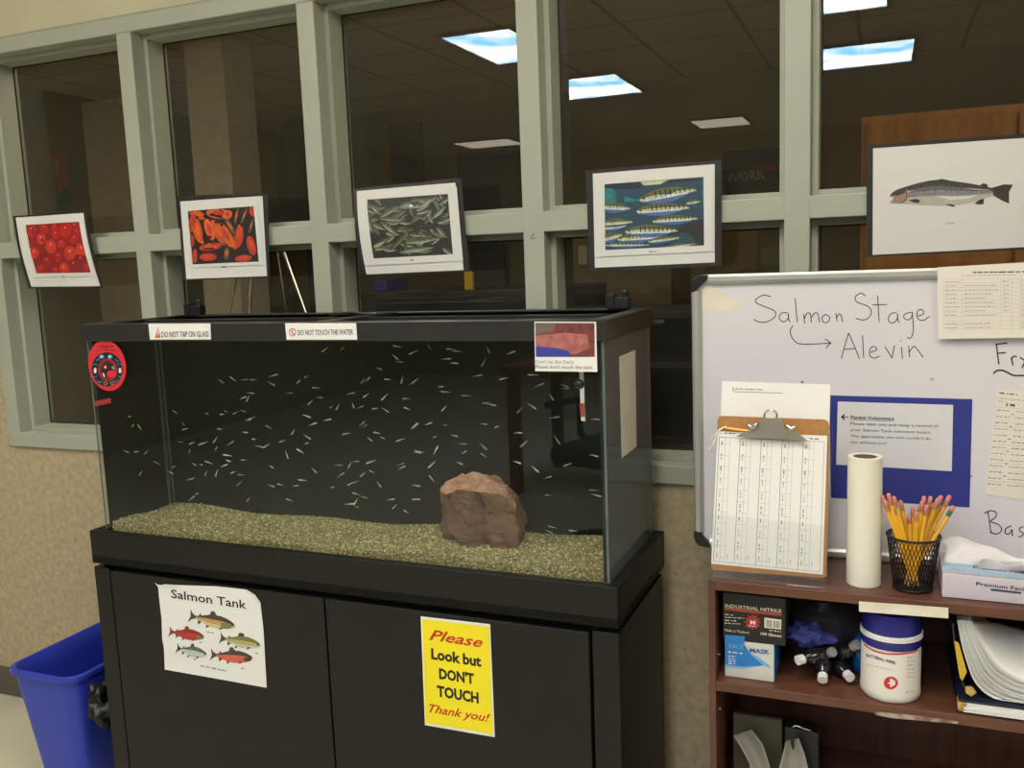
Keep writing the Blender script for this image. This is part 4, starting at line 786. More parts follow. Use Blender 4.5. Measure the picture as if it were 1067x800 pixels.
for (x, z, sx, sz) in ((bx0, bz1, 1, -1), (bx0, bz0, 1, 1), (bx1, bz1, -1, -1), (bx1, bz0, -1, 1)):
    o3 = [(0, k+.002), (-.0015, .02), (.003, .008), (.009, .002), (.02, -.0008), (k+.002, 0), (k+.002, .006), (k-.004, .012), (.012, k-.004), (.006, k+.002)]
    if z == bz0: o3 = [(a, max(b, .0002)) for a, b in o3]
    MB().prism([(x+sx*a, BYF-.0115, z+sz*b) for a, b in o3], (0, .026, 0)).build('corner_cap', mBLKPL, wbd, bevel=.002)
WP = Plane((0, BYF, 0), (0, -1, 0)); pr = Print(WP, .0003, (770, 295, 4.639)); mk = M('marker_black', (38, 34, 36), .5); Wd = 4.6
for P in [[(155,65),(120,58),(85,75),(85,95),(130,115),(172,135),(175,160),(140,185),(100,188),(70,175)],[(235,142),(205,145),(195,170),(215,187),(238,170),(238,145),(240,175),(248,188)],[(272,72),(276,130),(282,188)],[(312,148),(318,195)],[(316,172),(330,145),(345,150),(350,190)],[(350,165),(368,143),(382,150),(390,190)],[(420,150),(402,165),(408,188),(430,188),(438,165),(420,150)],[(468,145),(475,185)],[(473,165),(485,148),(495,160),(500,188)],
  [(612,62),(590,48),(563,65),(570,90),(620,110),(640,135),(628,165),(600,178),(565,170)],[(670,60),(678,188)],[(645,105),(715,103)],[(762,140),(732,150),(722,178),(742,193),(764,175),(766,145),(768,175),(775,192)],[(832,140),(802,150),(798,168),(822,177),(838,155),(836,140),(842,190),(842,235),(830,265),(812,262)],[(862,160),(890,150),(890,132),(870,128),(860,150),(868,175),(895,178),(920,160)],
  [(260,205),(248,230),(258,265),(290,292),(360,294),(445,289)],[(415,270),(430,278),(445,289)],[(445,289),(432,300),(422,315)],[(530,240),(512,300),(495,365)],[(530,240),(556,300),(582,365)],[(510,320),(562,315)],[(597,250),(603,360)],[(636,335),(665,322),(657,306),(638,312),(631,345),(650,362),(680,352)],[(705,305),(740,362)],[(740,362),(752,300)],[(785,308),(790,365)],[(778,276),(784,280)],[(820,302),(825,358)],[(823,332),(845,305),(862,320),(890,358)]]:
    pr.stroke(P, Wd, mk, 0, len(P) > 2)
pr.build('handwriting', wbd); pr = Print(WP, .0003, (980, 345, 12.26))
for P in [[(700,168),(855,152)],[(712,165),(730,300),(745,425)],[(738,282),(835,273)],[(903,335),(925,438)],[(910,352),(935,320),(975,325)],[(1015,335),(1085,380)],[(1135,300),(1085,380),(1040,470)],[(675,540),(720,505),(790,500),(860,530),(940,565),(1067,565),(1200,560)]]: pr.stroke(P, 19 if len(P) < 7 else 22, mk, 0, len(P) > 2)
pr.build('handwriting', wbd); pr = Print(WP, .0003, (950, 500, 6.154))
for P in [[(488,200),(498,270),(508,335)],[(465,215),(500,197),(540,207),(535,240),(505,265),(555,285),(577,318),(550,345),(500,336)],[(640,293),(605,310),(600,340),(625,345),(643,318),(645,360)],[(718,298),(692,308),(695,328),(716,342),(702,362),(682,362)],[(752,318),(758,362)],[(748,296),(750,300)],[(812,318),(790,325),(788,355),(815,362)]]: pr.stroke(P, 7, mk, 0, len(P) > 2)
pr.build('handwriting', wbd)
pr = Print(WP, .0004); pr.poly([(729, 301), (738, 297), (748, 302), (757, 309), (772, 313), (773.5, 322), (752, 324.5), (729.5, 325)], M('yellowed_tape', (222, 214, 196), .35, spec=.5), 0); pr.build('old_tape', wbd)
pr = Print(WP, .0002); sm = M('smudge_grey', (178, 174, 176), .4)
pr.ell(971, 395, 2.6, 1.6, sm, 0); pr.ell(836, 398, 1.6, 1.4, mGINK, 0); pr.ell(1012, 496, 1.2, .9, mGINK, 0); pr.build('ink_smudges', wbd)
# papers on the board
def board_paper(name, corners, mat, label, cat, off, draw=None, bulge=None, sub_name='lettering'): return label_sheet(name, corners, mat, label, cat, (np.array([0, BYF, 0.]), np.array([0, -1., 0])), off, draw, sub_name, bulge, .0004)
def d6(pr):
    pr.z = (940, 265, 8.4); pr.scribble((620, 158), (1130, 150), 12, mINK, 1, 3, .9); pr.scribble((515, 187), (1000, 178), 5, mGINK, 1, 4)
    for x in (365, 523, 862, 960, 1040, 1110): pr.line((x+3, 215), (x-2, 660), 2, mLINK, 0)
    for j in range(13): y = 215+j*36.5; pr.line((367, y+2), (1120, y-2), 1.6, mLINK, 0)
    for j in range(12):
        if j == 9: continue
        y = 240+j*36.7; R = random.Random(j); pr.scribble((380, y), (R.uniform(470, 515), y-2), 6, mGINK, 1, j)
        if j: pr.scribble((545, y-2), (R.uniform(720, 850), y-5), 6, mGINK, 1, j+20)
        if j < 8: pr.scribble((885, y-5), (935, y-7), 7, mGINK, 1, j+40)
        pr.scribble((1045, y-7), (1100, y-8), 5, mGINK, 1, j+60)
board_paper('schedule_sheet', [(976.8, 278.5), (1082, 272.5), (1083, 351.5), (977.6, 353.2)], mPAPERW, 'white schedule table sheet over the top edge of the whiteboard', 'paper', .0125, d6)
def d7(pr):
    pr.z = (860, 400, 5.155); pr.text('S M', (968, 118), (1016, 122), 15, mINK, 1, bold=.03); pr.scribble((935, 48), (1035, 58), 6, mINK, 1, 2); pr.scribble((930, 75), (1120, 95), 4, mGINK, 1, 3); pr.scribble((928, 92), (960, 95), 4, mGINK, 1, 3)
    for j in range(13):
        y = 140+j*33; x = 925-j*4.2; pr.scribble((x-4, y), (x+70, y+5), 5, mGINK, 1, j); pr.scribble((x+100, y+8), (x+190, y+14), 5, mGINK, 1, j+30)
        if j % 3 == 0: pr.line((x-10, y-16), (x+240, y+2), 1.3, mLINK, 0)
        if j % 2: pr.scribble((x+78, y-10), (x+92, y-8), 7, mGINK, 1, j+50)
board_paper('calendar_sheet', [(1039, 405.5), (1122, 413), (1112, 527), (1026.2, 515)], mPAPERW, 'tilted white calendar sheet at the right edge of the whiteboard', 'paper', .001, d7)
board_paper('blue_card', [(864, 411.8), (1013.2, 415.8), (1010.3, 528.5), (866, 518.5)], M('royal_blue_card', (42, 50, 134), .65, var=.03), 'large blue card on the whiteboard beside the clipboard', 'card', .001)
def d8(pr):
    pr.z = (860, 400, 5.155); bi = M('note_ink', (52, 52, 62), .6)
    pr.text('Parent Volunteers', (136, 186), (370, 194), 17, bi, 1, up=(0, -1), bold=.02); pr.line((136, 191), (370, 199), 2, bi, 1)
    for t_, a, b in (('Please take one and keep a record of', (135, 219), (606, 233)), ('your Salmon Tank volunteer hours.', (135, 252), (566, 267)), ("We appreciate you and couldn't do", (134, 285), (568, 300)), ('this without you!', (133, 318), (328, 325))): pr.text(t_, a, b, 14.5, bi, 1, up=(0, -1))
    pr.line((88, 177), (124, 178), 4, mINK, 1); pr.poly([(83, 177), (102, 160), (104, 168), (95, 177), (104, 187), (101, 194)], mINK, 2)
board_paper('volunteer_note', [(873, 418.3), (993.2, 421.8), (991.8, 490.8), (871.2, 484)], M('note_paper', (214, 212, 214), .7, var=.01), 'white parent volunteers note on the blue card', 'note', .0022, d8)

# ------------------------------------------------------------------ things on the bookcase top
# acrylic holder with clipboard
mACR = glass_mat('clear_acrylic', (.992, .993, .995), 1.2, .03, .006, (.8, .8, .85))
yb, yt = -.366, -.318
def Yat(y, y0=400., y1=600.): t = (y-y0)/(y1-y0); return yt+(yb-yt)*t
def shp(corners, d=0): return sheet(corners, [Yat(c_[1])+d for c_ in corners])
hold = empty('acrylic_holder', (1.0, -.34, CZ), 'clear acrylic sign holder at the left end of the bookcase top', 'holder')
s = shp([(741, 535), (861.5, 548), (860, 604), (740.5, 595)], -.012); hb = [at(740.5, 597, -.372), at(860, 608, -.372)]
sheet_mesh(s, 2, 2).build('front_panel', mACR, hold, solid=.002)
s2 = shp([(748.5, 436), (868, 441), (863, 600), (744, 590)], .012); sheet_mesh(s2, 2, 2).build('back_panel', mACR, hold, solid=.002)
xa, xb = at(742, 598, -.37)[0], at(861, 606, -.37)[0]
MB().box(xa, xb, -.381, -.31, CZ+.0005, CZ+.004).build('base', mACR, hold, bevel=.001)
MB().box(xa, xb, -.381, -.378, CZ+.004, CZ+.018).build('front_lip', mACR, hold)
ln = MB(); ln.box(xa+.055, xa+.10, -.3815, -.381, CZ+.001, CZ+.009); 
s = shp([(752.3, 397), (865.3, 400.5), (861, 600), (746, 592)], .007); e = empty('paper_in_holder', (s.c[2]+s.c[3])/2, 'white form sheet standing behind the clipboard in the holder', 'paper')
sheet_mesh(s, 4, 4).build('sheet', mPAPER, e, solid=.0015); pr = Print(s, .0005); pr.line((764, 403), (764, 408), .7, mGINK, 1); pr.scribble((766, 405), (795, 406), 1.1, mGINK, 1, 1, .95); pr.line((765, 408), (816, 409.5), .6, mGINK, 1); pr.build('lettering', e)
cb = [(748.5, 433.5), (863.5, 437.5), (861, 604), (740.5, 594.5)]
s = shp(cb, 0); clip = empty('clipboard', (s.c[2]+s.c[3])/2, 'brown clipboard with a metal clip holding a gridded form', 'clipboard')
P_ = [(752, 433.2), (859, 437), (862.5, 439), (864.2, 444), (861.2, 600), (857, 602), (744, 593.5), (741, 590), (747.6, 438), (749, 434.5)]
mb = MB(); mb.prism([s.pt(*q) for q in P_], -s.n*.003); mb.build('board', M('hardboard_brown', (170, 118, 66), .6, var=.08, scale=120), clip)
PAPc = [(747.7, 449), (862, 454), (857.3, 598.5), (741.2, 587)]
mb = sheet_mesh(s, 4, 4, .0012, PAPc); fs = mb.build('form_sheet', mPAPER, clip, solid=.001)
pr = Print(s, .0014); pr.z = (730, 440, 4.573); LN = M('form_line', (150, 150, 152), .7); DN = M('form_line_dark', (96, 96, 98), .7)
pr.stroke([(90, 70), (590, 92), (568, 712), (62, 660), (90, 70)], 2.2, DN, 0, False)
for c0, c1 in (((90, 70), (62, 660)), ((190, 74), (160, 668)), ((290, 79), (262, 680)), ((390, 84), (362, 690)), ((490, 88), (464, 700))):
    c0, c1 = np.array(c0, float), np.array(c1, float); pr.line(c0, c1, 2.2, DN, 0)
    for k_, w_ in ((30, 1.2), (52, 1.2)): pr.line(c0+(k_, 2), c1+(k_, 4), w_, LN, 0)
    for j in range(11): t = (j+.6)/11; q = c0+(c1-c0)*t; pr.line(q+(0, 0), q+(52, 3), 1.1, LN, 0)
    for j in range(10): t = (j+.25)/10; q = c0+(c1-c0)*t+(14, 4); pr.scribble(q, q+(-1.5, 24+8*(j % 3)), 5, mGINK, 1, j)
    q = c0+(c1-c0)*.94+(64, 2); pr.scribble(q, q+(-1, 22), 4, mGINK, 1, 3)
pr.z = (720, 390, 6.67); pr.scribble((235, 408), (310, 412), 8, mINK, 1, 4); pr.scribble((825, 445), (895, 450), 7, mINK, 1, 5); pr.build('printed_grid', clip)
mCLP = M('nickel_clip', (150, 146, 128), .38, metal=.55, var=.06)
def zp(L, o=0): return [s.pt(720+x/6.67, 390+y/6.67, o) for x, y in L]
mb = MB(); mb.prism(zp([(318, 430), (822, 464), (760, 415), (735, 395), (655, 378), (640, 320), (600, 300), (520, 298), (480, 320), (462, 375), (395, 388), (360, 405)], .012), -s.n*.003); mb.build('clip_plate', mCLP, clip, bevel=.001)
mb = MB(); mb.tube([s.pt(720+(560+44*math.cos(t))/6.67, 390+(285+40*math.sin(t))/6.67, .014) for t in np.linspace(math.radians(150), math.radians(390), 15)], .0018, 8); mb.build('hanging_ring', mCHR, clip, smooth=True)
for (x, y, dx_) in ((435, 352, 1), (700, 362, -1)):
    mb = MB(); mb.tube([s.pt(720+(x+t*42*dx_)/6.67, 390+(y+18-abs(t+.1)*34)/6.67, .015) for t in (-1, -.5, 0, .5, 1)], [.0015, .0035, .0045, .0035, .002], 10); mb.build('clip_spring', mCHR, clip, smooth=True)
e = empty('tied_pencil', s.pt(765, 447), 'short yellow pencil tucked under the clipboard clip', 'pencil'); mb = MB(); mb.tube([s.pt(757, 445.6, .006), s.pt(781, 449, .006)], .0026, 6); mb.build('barrel', M('pencil_yellow', (236, 178, 48), .4), e)
mb = MB(); mb.tube([s.pt(757, 445.6, .006), s.pt(754.5, 445.2, .006)], [.0026, .0006], 6); mb.build('tip', M('pencil_wood', (206, 164, 118), .6), e)
mb = MB()
for L_ in ([(757, 443.5), (750, 447), (743, 455), (736.5, 465)], [(756, 444), (748, 450), (744, 462), (741, 470), (744, 460)], [(736.5, 465), (741, 468), (746, 458)]): mb.tube([s.pt(*q, .005) for q in L_], .0009, 6)
tag(mb.build('white_string', M('white_string', (224, 220, 208), .8), smooth=True), 'white string looped over the clipboard left edge', 'string')
# paper roll
c = atz(900.5, 603, CZ); c = np.array([c[0], CY+.058, CZ]); rr = .0278; ht = at(900, 475, c[1])[2]-CZ
c[0] = at(900, 560, c[1]-rr)[0]+.0
e = empty('paper_roll', c, 'upright roll of white paper beside the clipboard', 'roll'); MB().lathe(c, [(rr, .0008), (rr+.0004, ht*.3), (rr, ht*.7), (rr, ht), (.0195, ht), (.0195, .001)], 40, caps=False).build('rolled_paper', M('roll_paper', (232, 226, 208), .7, var=.015, scale=4), e, smooth=True, autos=.7)
MB().lathe(c, [(.0193, .001), (.0193, ht-.001), (.0175, ht-.001), (.0175, .001)], 32, caps=False).build('cardboard_core', M('core_card', (120, 104, 76), .8), e, smooth=True, autos=.7)
# pencil cup
cy_ = CY+.055; cx_ = at(951, 600, cy_)[0]; hc = at(950, 558, cy_)[2]-CZ; cup = empty('pencil_cup', (cx_, cy_, CZ), 'black wire mesh cup full of yellow pencils', 'cup')
rb, rt = .030, .0415; mWIRE = M('black_wire', (28, 26, 22), .35, metal=.3); mb = MB(); n = 40
def cp(a, t): r_ = rb+(rt-rb)*t; return (cx_+r_*math.cos(a), cy_+r_*math.sin(a), CZ+.001+hc*t)
for k_ in range(n):
    for sg in (1, -1): mb.tube([cp(2*math.pi*(k_+sg*t*5)/n, t) for t in (0, .34, .67, 1)], .00065, 4, caps=False)
mb.build('wire_mesh', mWIRE, cup)
mb = MB(); mb.tube([cp(2*math.pi*k_/36, 1) for k_ in range(37)], .0022, 8, caps=False); mb.build('rim', mWIRE, cup, smooth=True); mb = MB(); mb.tube([cp(2*math.pi*k_/36, .03) for k_ in range(37)], .002, 8, caps=False); mb.build('foot_ring', mWIRE, cup, smooth=True)
MB().lathe((cx_, cy_, CZ), [(rb, .0005), (rb, .003)], 32).build('cup_base', mWIRE, cup)
def pencil_proto():
    me = []; L = .175
    parts = (('barrel', MB().lathe((0, 0, 0), [(.0036, .018), (.0036, L-.022)], 6), M('pencil_yellow', (236, 178, 48), .4)), ('sharpened_end', MB().lathe((0, 0, 0), [(.0008, .002), (.0036, .018)], 8), M('pencil_wood', (206, 164, 118), .6)),
             ('ferrule', MB().lathe((0, 0, 0), [(.0038, L-.022), (.0038, L-.010)], 10), M('ferrule_metal', (190, 140, 96), .35, metal=.5)), ('eraser', MB().lathe((0, 0, 0), [(.0037, L-.010), (.0035, L-.002), (.002, L)], 10), M('pink_eraser', (206, 128, 116), .7)))
    e = empty('pencil', (0, 0, 0)); e['_w'] = (0, 0, 0)
    for nm, mb, mt in parts: mb.build(nm, mt, e)
    del e['_w']; return e
pp = pencil_proto(); tips = [(919, 516), (925.5, 514), (928, 518), (931, 517), (922, 521), (938, 521), (951.5, 528), (963, 517), (958.5, 526), (970, 517), (978, 519), (981, 516), (990, 516), (994, 527), (974, 524), (966, 526), (955, 533), (947, 536), (986, 522), (930, 525), (961, 522), (934, 530)]
import itertools
R = random.Random(4); plab = ['leaning left in the mesh cup', 'standing in the middle of the mesh cup', 'leaning right in the mesh cup']
ORD = ['leftmost of all', 'second from the left', 'third from the left', 'fourth from the left', 'fifth from the left', 'sixth from the left', 'seventh from the left', 'eighth from the left', 'ninth from the left', 'tenth from the left', 'eleventh from the left', 'eleventh from the right', 'tenth from the right', 'ninth from the right', 'eighth from the right', 'seventh from the right', 'sixth from the right', 'fifth from the right', 'fourth from the right', 'third from the right', 'second from the right', 'rightmost of all']
first = True
for i, (x, y) in enumerate(tips):
    gm = (i == 13)
    yy = cy_+R.uniform(-.02, .025); tip = at(x, y, yy); side = (x-951)/26.
    f_ = np.array([cx_+rb*.7*(-.35*side+R.uniform(-.3, .3)), cy_+R.uniform(-.014, .014), CZ+.004]); d = tip-f_; Ld = np.linalg.norm(d); d /= Ld
    # the barrel leans on the rim; slide it so its eraser sits at the photo's point
    o = pp if first else cpy(pp); chs = list(pp.children) if first else [cpy(ch, parent=o) for ch in pp.children]
    if first: kids = list(pp.children)
    first = False
    q_ = Vector(d).to_track_quat('Z', 'Y'); o.rotation_euler = q_.to_euler(); o.location = f_; o.scale = (1, 1, Ld/.175 if Ld/.175 < 1.1 else 1.1)
    rank = sorted([t_[0] for t_ in tips]).index(x); lab = 'yellow pencil in the mesh cup, its pink eraser '+ORD[rank]
    if gm:
        lab = 'pencil with a green ferrule at the right edge of the mesh cup'
        for ch in chs:
            if ch.name.startswith(('ferrule', 'eraser')):
                ch.data = ch.data.copy(); ch.data.materials[0] = M('green_ferrule', (60, 120, 60), .5) if ch.name.startswith('ferrule') else ch.data.materials[0]
        tag(o, lab, 'pencil')
        if 'group' in o: del o['group']
    else: tag(o, lab, 'pencil', 'yellow pencils in the mesh cup')
# tissue box
ty = CY+.022; a = at(982.3, 590, ty); b = at(981.6, 615.3, ty); tx0, tz1 = a[0], CZ+(a[2]-b[2]); tx1 = tx0+.235; tdp = .115
tb_ = empty('tissue_box', (tx0+.117, ty+.055, CZ), 'white flat facial tissue box with light blue stripes', 'box')
MB().box(tx0, tx1, ty, ty+tdp, CZ+.0008, tz1).build('carton', M('tissue_carton', (206, 198, 206), .6, var=.02), tb_, bevel=.0015)
pr = Print(Plane((0, ty, 0), (0, -1, 0)), .0006); st = M('pale_blue_stripe', (160, 190, 214), .6); ti = M('box_ink', (58, 58, 84), .6)
pr.poly([(983.5, 589.5), (1067, 598.5), (1110, 603), (1110, 608), (1067, 603.5), (983, 593.5)], st, 0)
pr.text('Premium Facial Tissue', (1017, 609.5), (1099, 619), 3.6, ti, 1, up=(0, -1), bold=.02); pr.poly([(1032.5, 613), (1064, 616.5), (1064, 618.6), (1032, 615)], ti, 1); pr.build('lettering', tb_)
pr = Print(Plane((0, 0, tz1), (0, 0, 1)), .0004); pr.poly([(983.5, 588.5), (1110, 602), (1110, 597), (984.3, 584.5)], st, 0); pr.text('Premium Facial Tissue', (1014, 592.2), (1100, 601.5), 2.6, ti, 1, up=(0, -1), bold=.02); pr.build('top_print', tb_)
def tis(u, v):
    x = tx0+.012+u*.2; h = (1-v)
    return (x+.006*math.sin(v*5+u*3)-.012*h*(1-u), ty+.055+.02*math.sin(u*7+v*2)*h+.012*math.sin(u*15)*h, tz1-.001+h*(.036-.017*u+.006*math.sin(u*9))+.003*math.sin(u*22+v*6)*h)
mb = MB(); mb.grid(tis, 40, 12); mb.grid(lambda u, v: (tx0+.055+u*.15, ty+.04+.012*math.sin(u*9)*(1-v)-.015*(1-v), tz1-.001+(1-v)*(.012+.010*math.sin(u*8+1)**2)), 30, 8)
tag(mb.build('tissue', M('soft_tissue', (226, 222, 220), .9), smooth=True, solid=.0006), 'crumpled white tissue pulled out of the tissue box', 'tissue')
# crumpled clear wrap behind cup
mb = MB(); c = at(979, 583, BYF-.03); mb.lathe((c[0], c[1], CZ), [(.012, .001), (.018, .012), (.016, .025), (.006, .032)], 12); tag(mb.build('plastic_wrap', glass_mat('cloudy_plastic', (.85, .85, .87), 2, .15, .35, (.7, .7, .72)), smooth=True), 'small crumpled clear plastic wrap behind the pencil cup', 'wrap')

# ------------------------------------------------------------------ things on the upper shelf
def P_on(Y): return Plane((0, Y, 0), (0, -1, 0))
my = CY+.025; a = at(755.2, 661, my); b = at(806.5, 669, my); mz1 = SZ2+(at(755, 661, my)[2]-at(755, 699.5, my)[2])
mbx = empty('mask_box', ((a[0]+b[0])/2, my+.05, SZ2), 'blue and white face mask box under the black glove box', 'box')
MB().box(a[0], b[0], my, my+.11, SZ2+.0008, mz1).build('carton', M('mask_carton', (206, 204, 196), .55), mbx, bevel=.001)
MB().box(b[0]-.0001, b[0]+.0008, my+.001, my+.109, SZ2+.002, mz1-.001).build('side_face', M('mask_blue', (36, 124, 194), .5), mbx)
pr = Print(P_on(my), .0005, (740, 600, 5.928)); mbl = M('mask_blue', (36, 124, 194), .5); mb2 = M('mask_blue_light', (116, 180, 220), .5)
pr.poly([(92, 362), (215, 372), (210, 420), (250, 480), (330, 552), (200, 560), (92, 545)], mbl, 1); pr.poly([(245, 470), (300, 500), (390, 570), (330, 552)], mb2, 2); pr.poly([(92, 545), (200, 560), (330, 553), (200, 572), (92, 562)], mb2, 2)
pr.text('MASK', (244, 470), (368, 482), 26, M('mask_ink', (30, 90, 160), .5), 3, up=(0, -1), bold=.03); pr.text('FACE', (118, 444), (206, 452), 26, mb2, 3, up=(0, -1), bold=.0)
pr.scribble((112, 468), (205, 478), 8, mPAPER, 3, 1)
for j in range(4): pr.scribble((112, 492+j*15), (160, 496+j*15), 6, mPAPER, 3, j+3)
pr.build('lettering', mbx)
a2 = at(753.5, 625, my); b2 = at(818.5, 640, my); nz1 = at(754, 617, my)[2]; nz0 = mz1+.0008; nz1 = min(nz1, CZ-.022)
nb_ = empty('glove_box', ((a2[0]+b2[0])/2, my+.05, nz0), 'black industrial nitrile glove box stacked on the mask box', 'box')
MB().box(a[0]-.003, b2[0], my-.0005, my+.12, nz0, nz1).build('carton', M('glove_carton', (28, 25, 22), .5), nb_, bevel=.001)
pr = Print(P_on(my-.0005), .0005, (740, 600, 5.928)); tn = M('glove_text', (220, 214, 196), .5); pr.poly([(92, 193), (442, 232), (440, 246), (92, 208)], M('glove_orange', (176, 74, 42), .5), 1)
pr.text('INDUSTRIAL NITRILE', (92, 192), (440, 226), 20, tn, 2, up=(0, -1), bold=.01)
star = [(262+(55 if k_ % 2 == 0 else 38)*math.cos(k_*math.pi/12), 284+(52 if k_ % 2 == 0 else 36)*math.sin(k_*math.pi/12)) for k_ in range(24)]; sr = M('glove_star', (150, 36, 46), .5)
pr.poly(star, sr, 1); pr.text('M', (247, 296), (280, 299), 22, tn, 3, bold=.05, up=(0, -1)); pr.scribble((235, 306), (292, 311), 6, tn, 3, 1)
pr.poly([(335, 256), (440, 270), (438, 330), (335, 318)], tn, 1)
for k_ in range(14):
    if k_ != 6: pr.line((345+k_*6.6, 268+k_*.9), (345+k_*6.6, 312+k_*.9), 2+k_ % 3, mINK, 2)
for j, (x0_, x1_) in enumerate(((90, 150), (92, 212), (90, 165), (90, 190))): pr.scribble((x0_, 236+j*18), (x1_, 242+j*18), 6, tn, 2, j)
pr.text('Made in Thailand', (90, 340), (238, 356), 15, tn, 2, up=(0, -1)); pr.text('100 Gloves', (312, 362), (440, 378), 16, tn, 2, up=(0, -1), bold=.02); pr.scribble((365, 334), (440, 344), 7, tn, 2, 9); pr.build('lettering', nb_)
# bag of little bottles
bag = None
def crumple(c, rx, ry, rz, seed, n=18, amp=.25, m=12):
    from mathutils import noise
    mb = MB(); V = []; 
    for j in range(m+1):
        ph = math.pi*j/m
        for i in range(n):
            th = 2*math.pi*i/n; d = Vector((math.sin(ph)*math.cos(th), math.sin(ph)*math.sin(th), math.cos(ph))); k_ = 1+amp*noise.noise(d*2.1+Vector((seed, 0, 0)))+amp*.5*noise.noise(d*6+Vector((0, seed, 0)))
            V.append((c[0]+rx*d.x*k_, c[1]+ry*d.y*k_, max(c[2]+rz*d.z*k_, c[2]-rz)))
    Fc = [(j*n+i, j*n+(i+1) % n, (j+1)*n+(i+1) % n, (j+1)*n+i) for j in range(m) for i in range(n)]; return mb.add(V, Fc)
by = CY+.06
mBAG = glass_mat('clear_bag_plastic', (.80, .80, .84), 2.4, .12, .05, (.5, .5, .55))
c = at(857, 672, by+.06); tag(crumple((c[0], by+.075, SZ2+.062), .068, .06, .060, 3).build('plastic_bag', mBAG), 'clear plastic bag of bottles crumpled on the shelf', 'bag')
c = at(843, 664, by+.0); mb = crumple((c[0], by+.01, c[2]), .036, .02, .020, 8, amp=.6); tag(mb.build('blue_cloth', M('navy_cloth', (50, 56, 128), .7, var=.2, scale=40)), 'small navy cloth bundle above the little bottles', 'cloth')
mDB = M('dark_bottle', (30, 28, 34), .15, var=.2, spec=.8); mCAP = M('white_cap', (224, 222, 220), .5)
for (cx0, cy0, ex, ey, yy, lb, mt) in ((831, 688, 862, 679, .0, 'dark little bottle lying left, white cap forward', mCAP), (857, 710, 858, 688, .0, 'dark little bottle with white cap, lowest on the shelf', mCAP), (886, 706, 872, 690, .02, 'dark little bottle with white cap nearest the wipes', mCAP), (868, 679, 840, 690, .03, 'dark little bottle with grey cap, middle of the pile', M('grey_cap', (150, 148, 150), .5)), (893, 671, 868, 686, .03, 'dark little bottle with grey cap, top right of the pile', M('grey_cap', (150, 148, 150), .5))):
    C0 = at(cx0, cy0, by-.03+yy); E0 = at(ex, ey, by+.015+yy); C0[2] = max(C0[2], SZ2+.0145); E0[2] = max(E0[2], SZ2+.0165); d = (E0-C0)/np.linalg.norm(E0-C0); e = empty('little_bottle', C0, lb, 'bottle')
    MB().tube([C0, C0+d*.012], .0085, 16).build('cap', mt, e, smooth=True, autos=.7); MB().tube([C0+d*.0125, C0+d*.018, C0+d*.026, C0+d*.065, C0+d*.07], [.006, .007, .0135, .0135, .008], 16).build('bottle_body', mDB, e, smooth=True, autos=.9)
c = at(893, 686, by+.03); tag(crumple((c[0]+.004, by+.05, SZ2+.036), .014, .02, .035, 5, amp=.2).build('blue_packet', M('bright_blue_packet', (24, 104, 176), .3)), 'bright blue packet squeezed behind the wipes tub', 'packet')
# wipes
rw = .0485; wy = CY+.052+.0; cxw = at(928, 690, wy)[0]; hw = at(928, 679, wy-rw)[2]-SZ2
tub = empty('wipes_tub', (cxw, wy, SZ2), 'white antibacterial wipes tub with dark blue lid', 'tub'); C3 = (cxw, wy, SZ2)
MB().lathe(C3, [(rw*.93, .0008), (rw, .006), (rw, .014), (rw*.985, .017), (rw*.985, hw-.004), (rw*.95, hw)], 44).build('tub_body', M('tub_white', (224, 218, 206), .4, var=.01), tub, smooth=True, autos=.7)
ht2 = at(929, 643, wy)[2]-SZ2; mLID = M('navy_lid', (36, 38, 120), .25, var=.04)
MB().lathe(C3, [(rw*.99, hw+.0005), (rw*1.0, hw+.002), (rw*1.0, hw+.012), (rw*.97, hw+.0135)], 44).build('lid_base', mLID, tub, smooth=True, autos=.7)
MB().lathe(C3, [(rw*.97, hw+.014), (rw*1.03, hw+.0155), (rw*1.03, hw+.0225), (rw*.97, hw+.024)], 44).build('white_ring', mCAP, tub, smooth=True, autos=.7)
MB().lathe(C3, [(rw*.98, hw+.0245), (rw*.97, hw+.048), (rw*.90, hw+.058), (rw*.5, hw+.062), (.002, hw+.063)], 44).build('flip_lid', mLID, tub, smooth=True, autos=.7)
cs = Can(C3, rw*.985); pr = Print(cs, .0004, (870, 600, 5.406)); tr_ = M('tub_red', (200, 40, 44), .5); tk = M('tub_ink', (52, 50, 84), .5)
pr.quad([(163, 378), (468, 410), (468, 420), (163, 390)], tr_, 1, 12)
pts = [(163, 384), (200, 410), (250, 430), (320, 440), (390, 438), (440, 428), (466, 416)]; pr.mb = MB(); pr.stroke(pts, 8, tr_, 1)
pr.text('BACTERIAL WIPES', (176, 452), (340, 500), 17, tk, 1, up=(0, -1), bold=.02); pr.ell(315, 602, 40, 36, tr_, 1, 0, 24); pr.scribble((298, 603), (334, 605), 9, mPAPER, 2, 3); 
for j in range(6): pr.scribble((405, 460+j*22), (452, 455+j*22), 7, mLINK, 1, j)
pr.scribble((178, 500), (330, 530), 5, mLINK, 1, 8); pr.scribble((400, 655), (452, 648), 8, mLINK, 1, 8); pr.build('printed_label', tub)
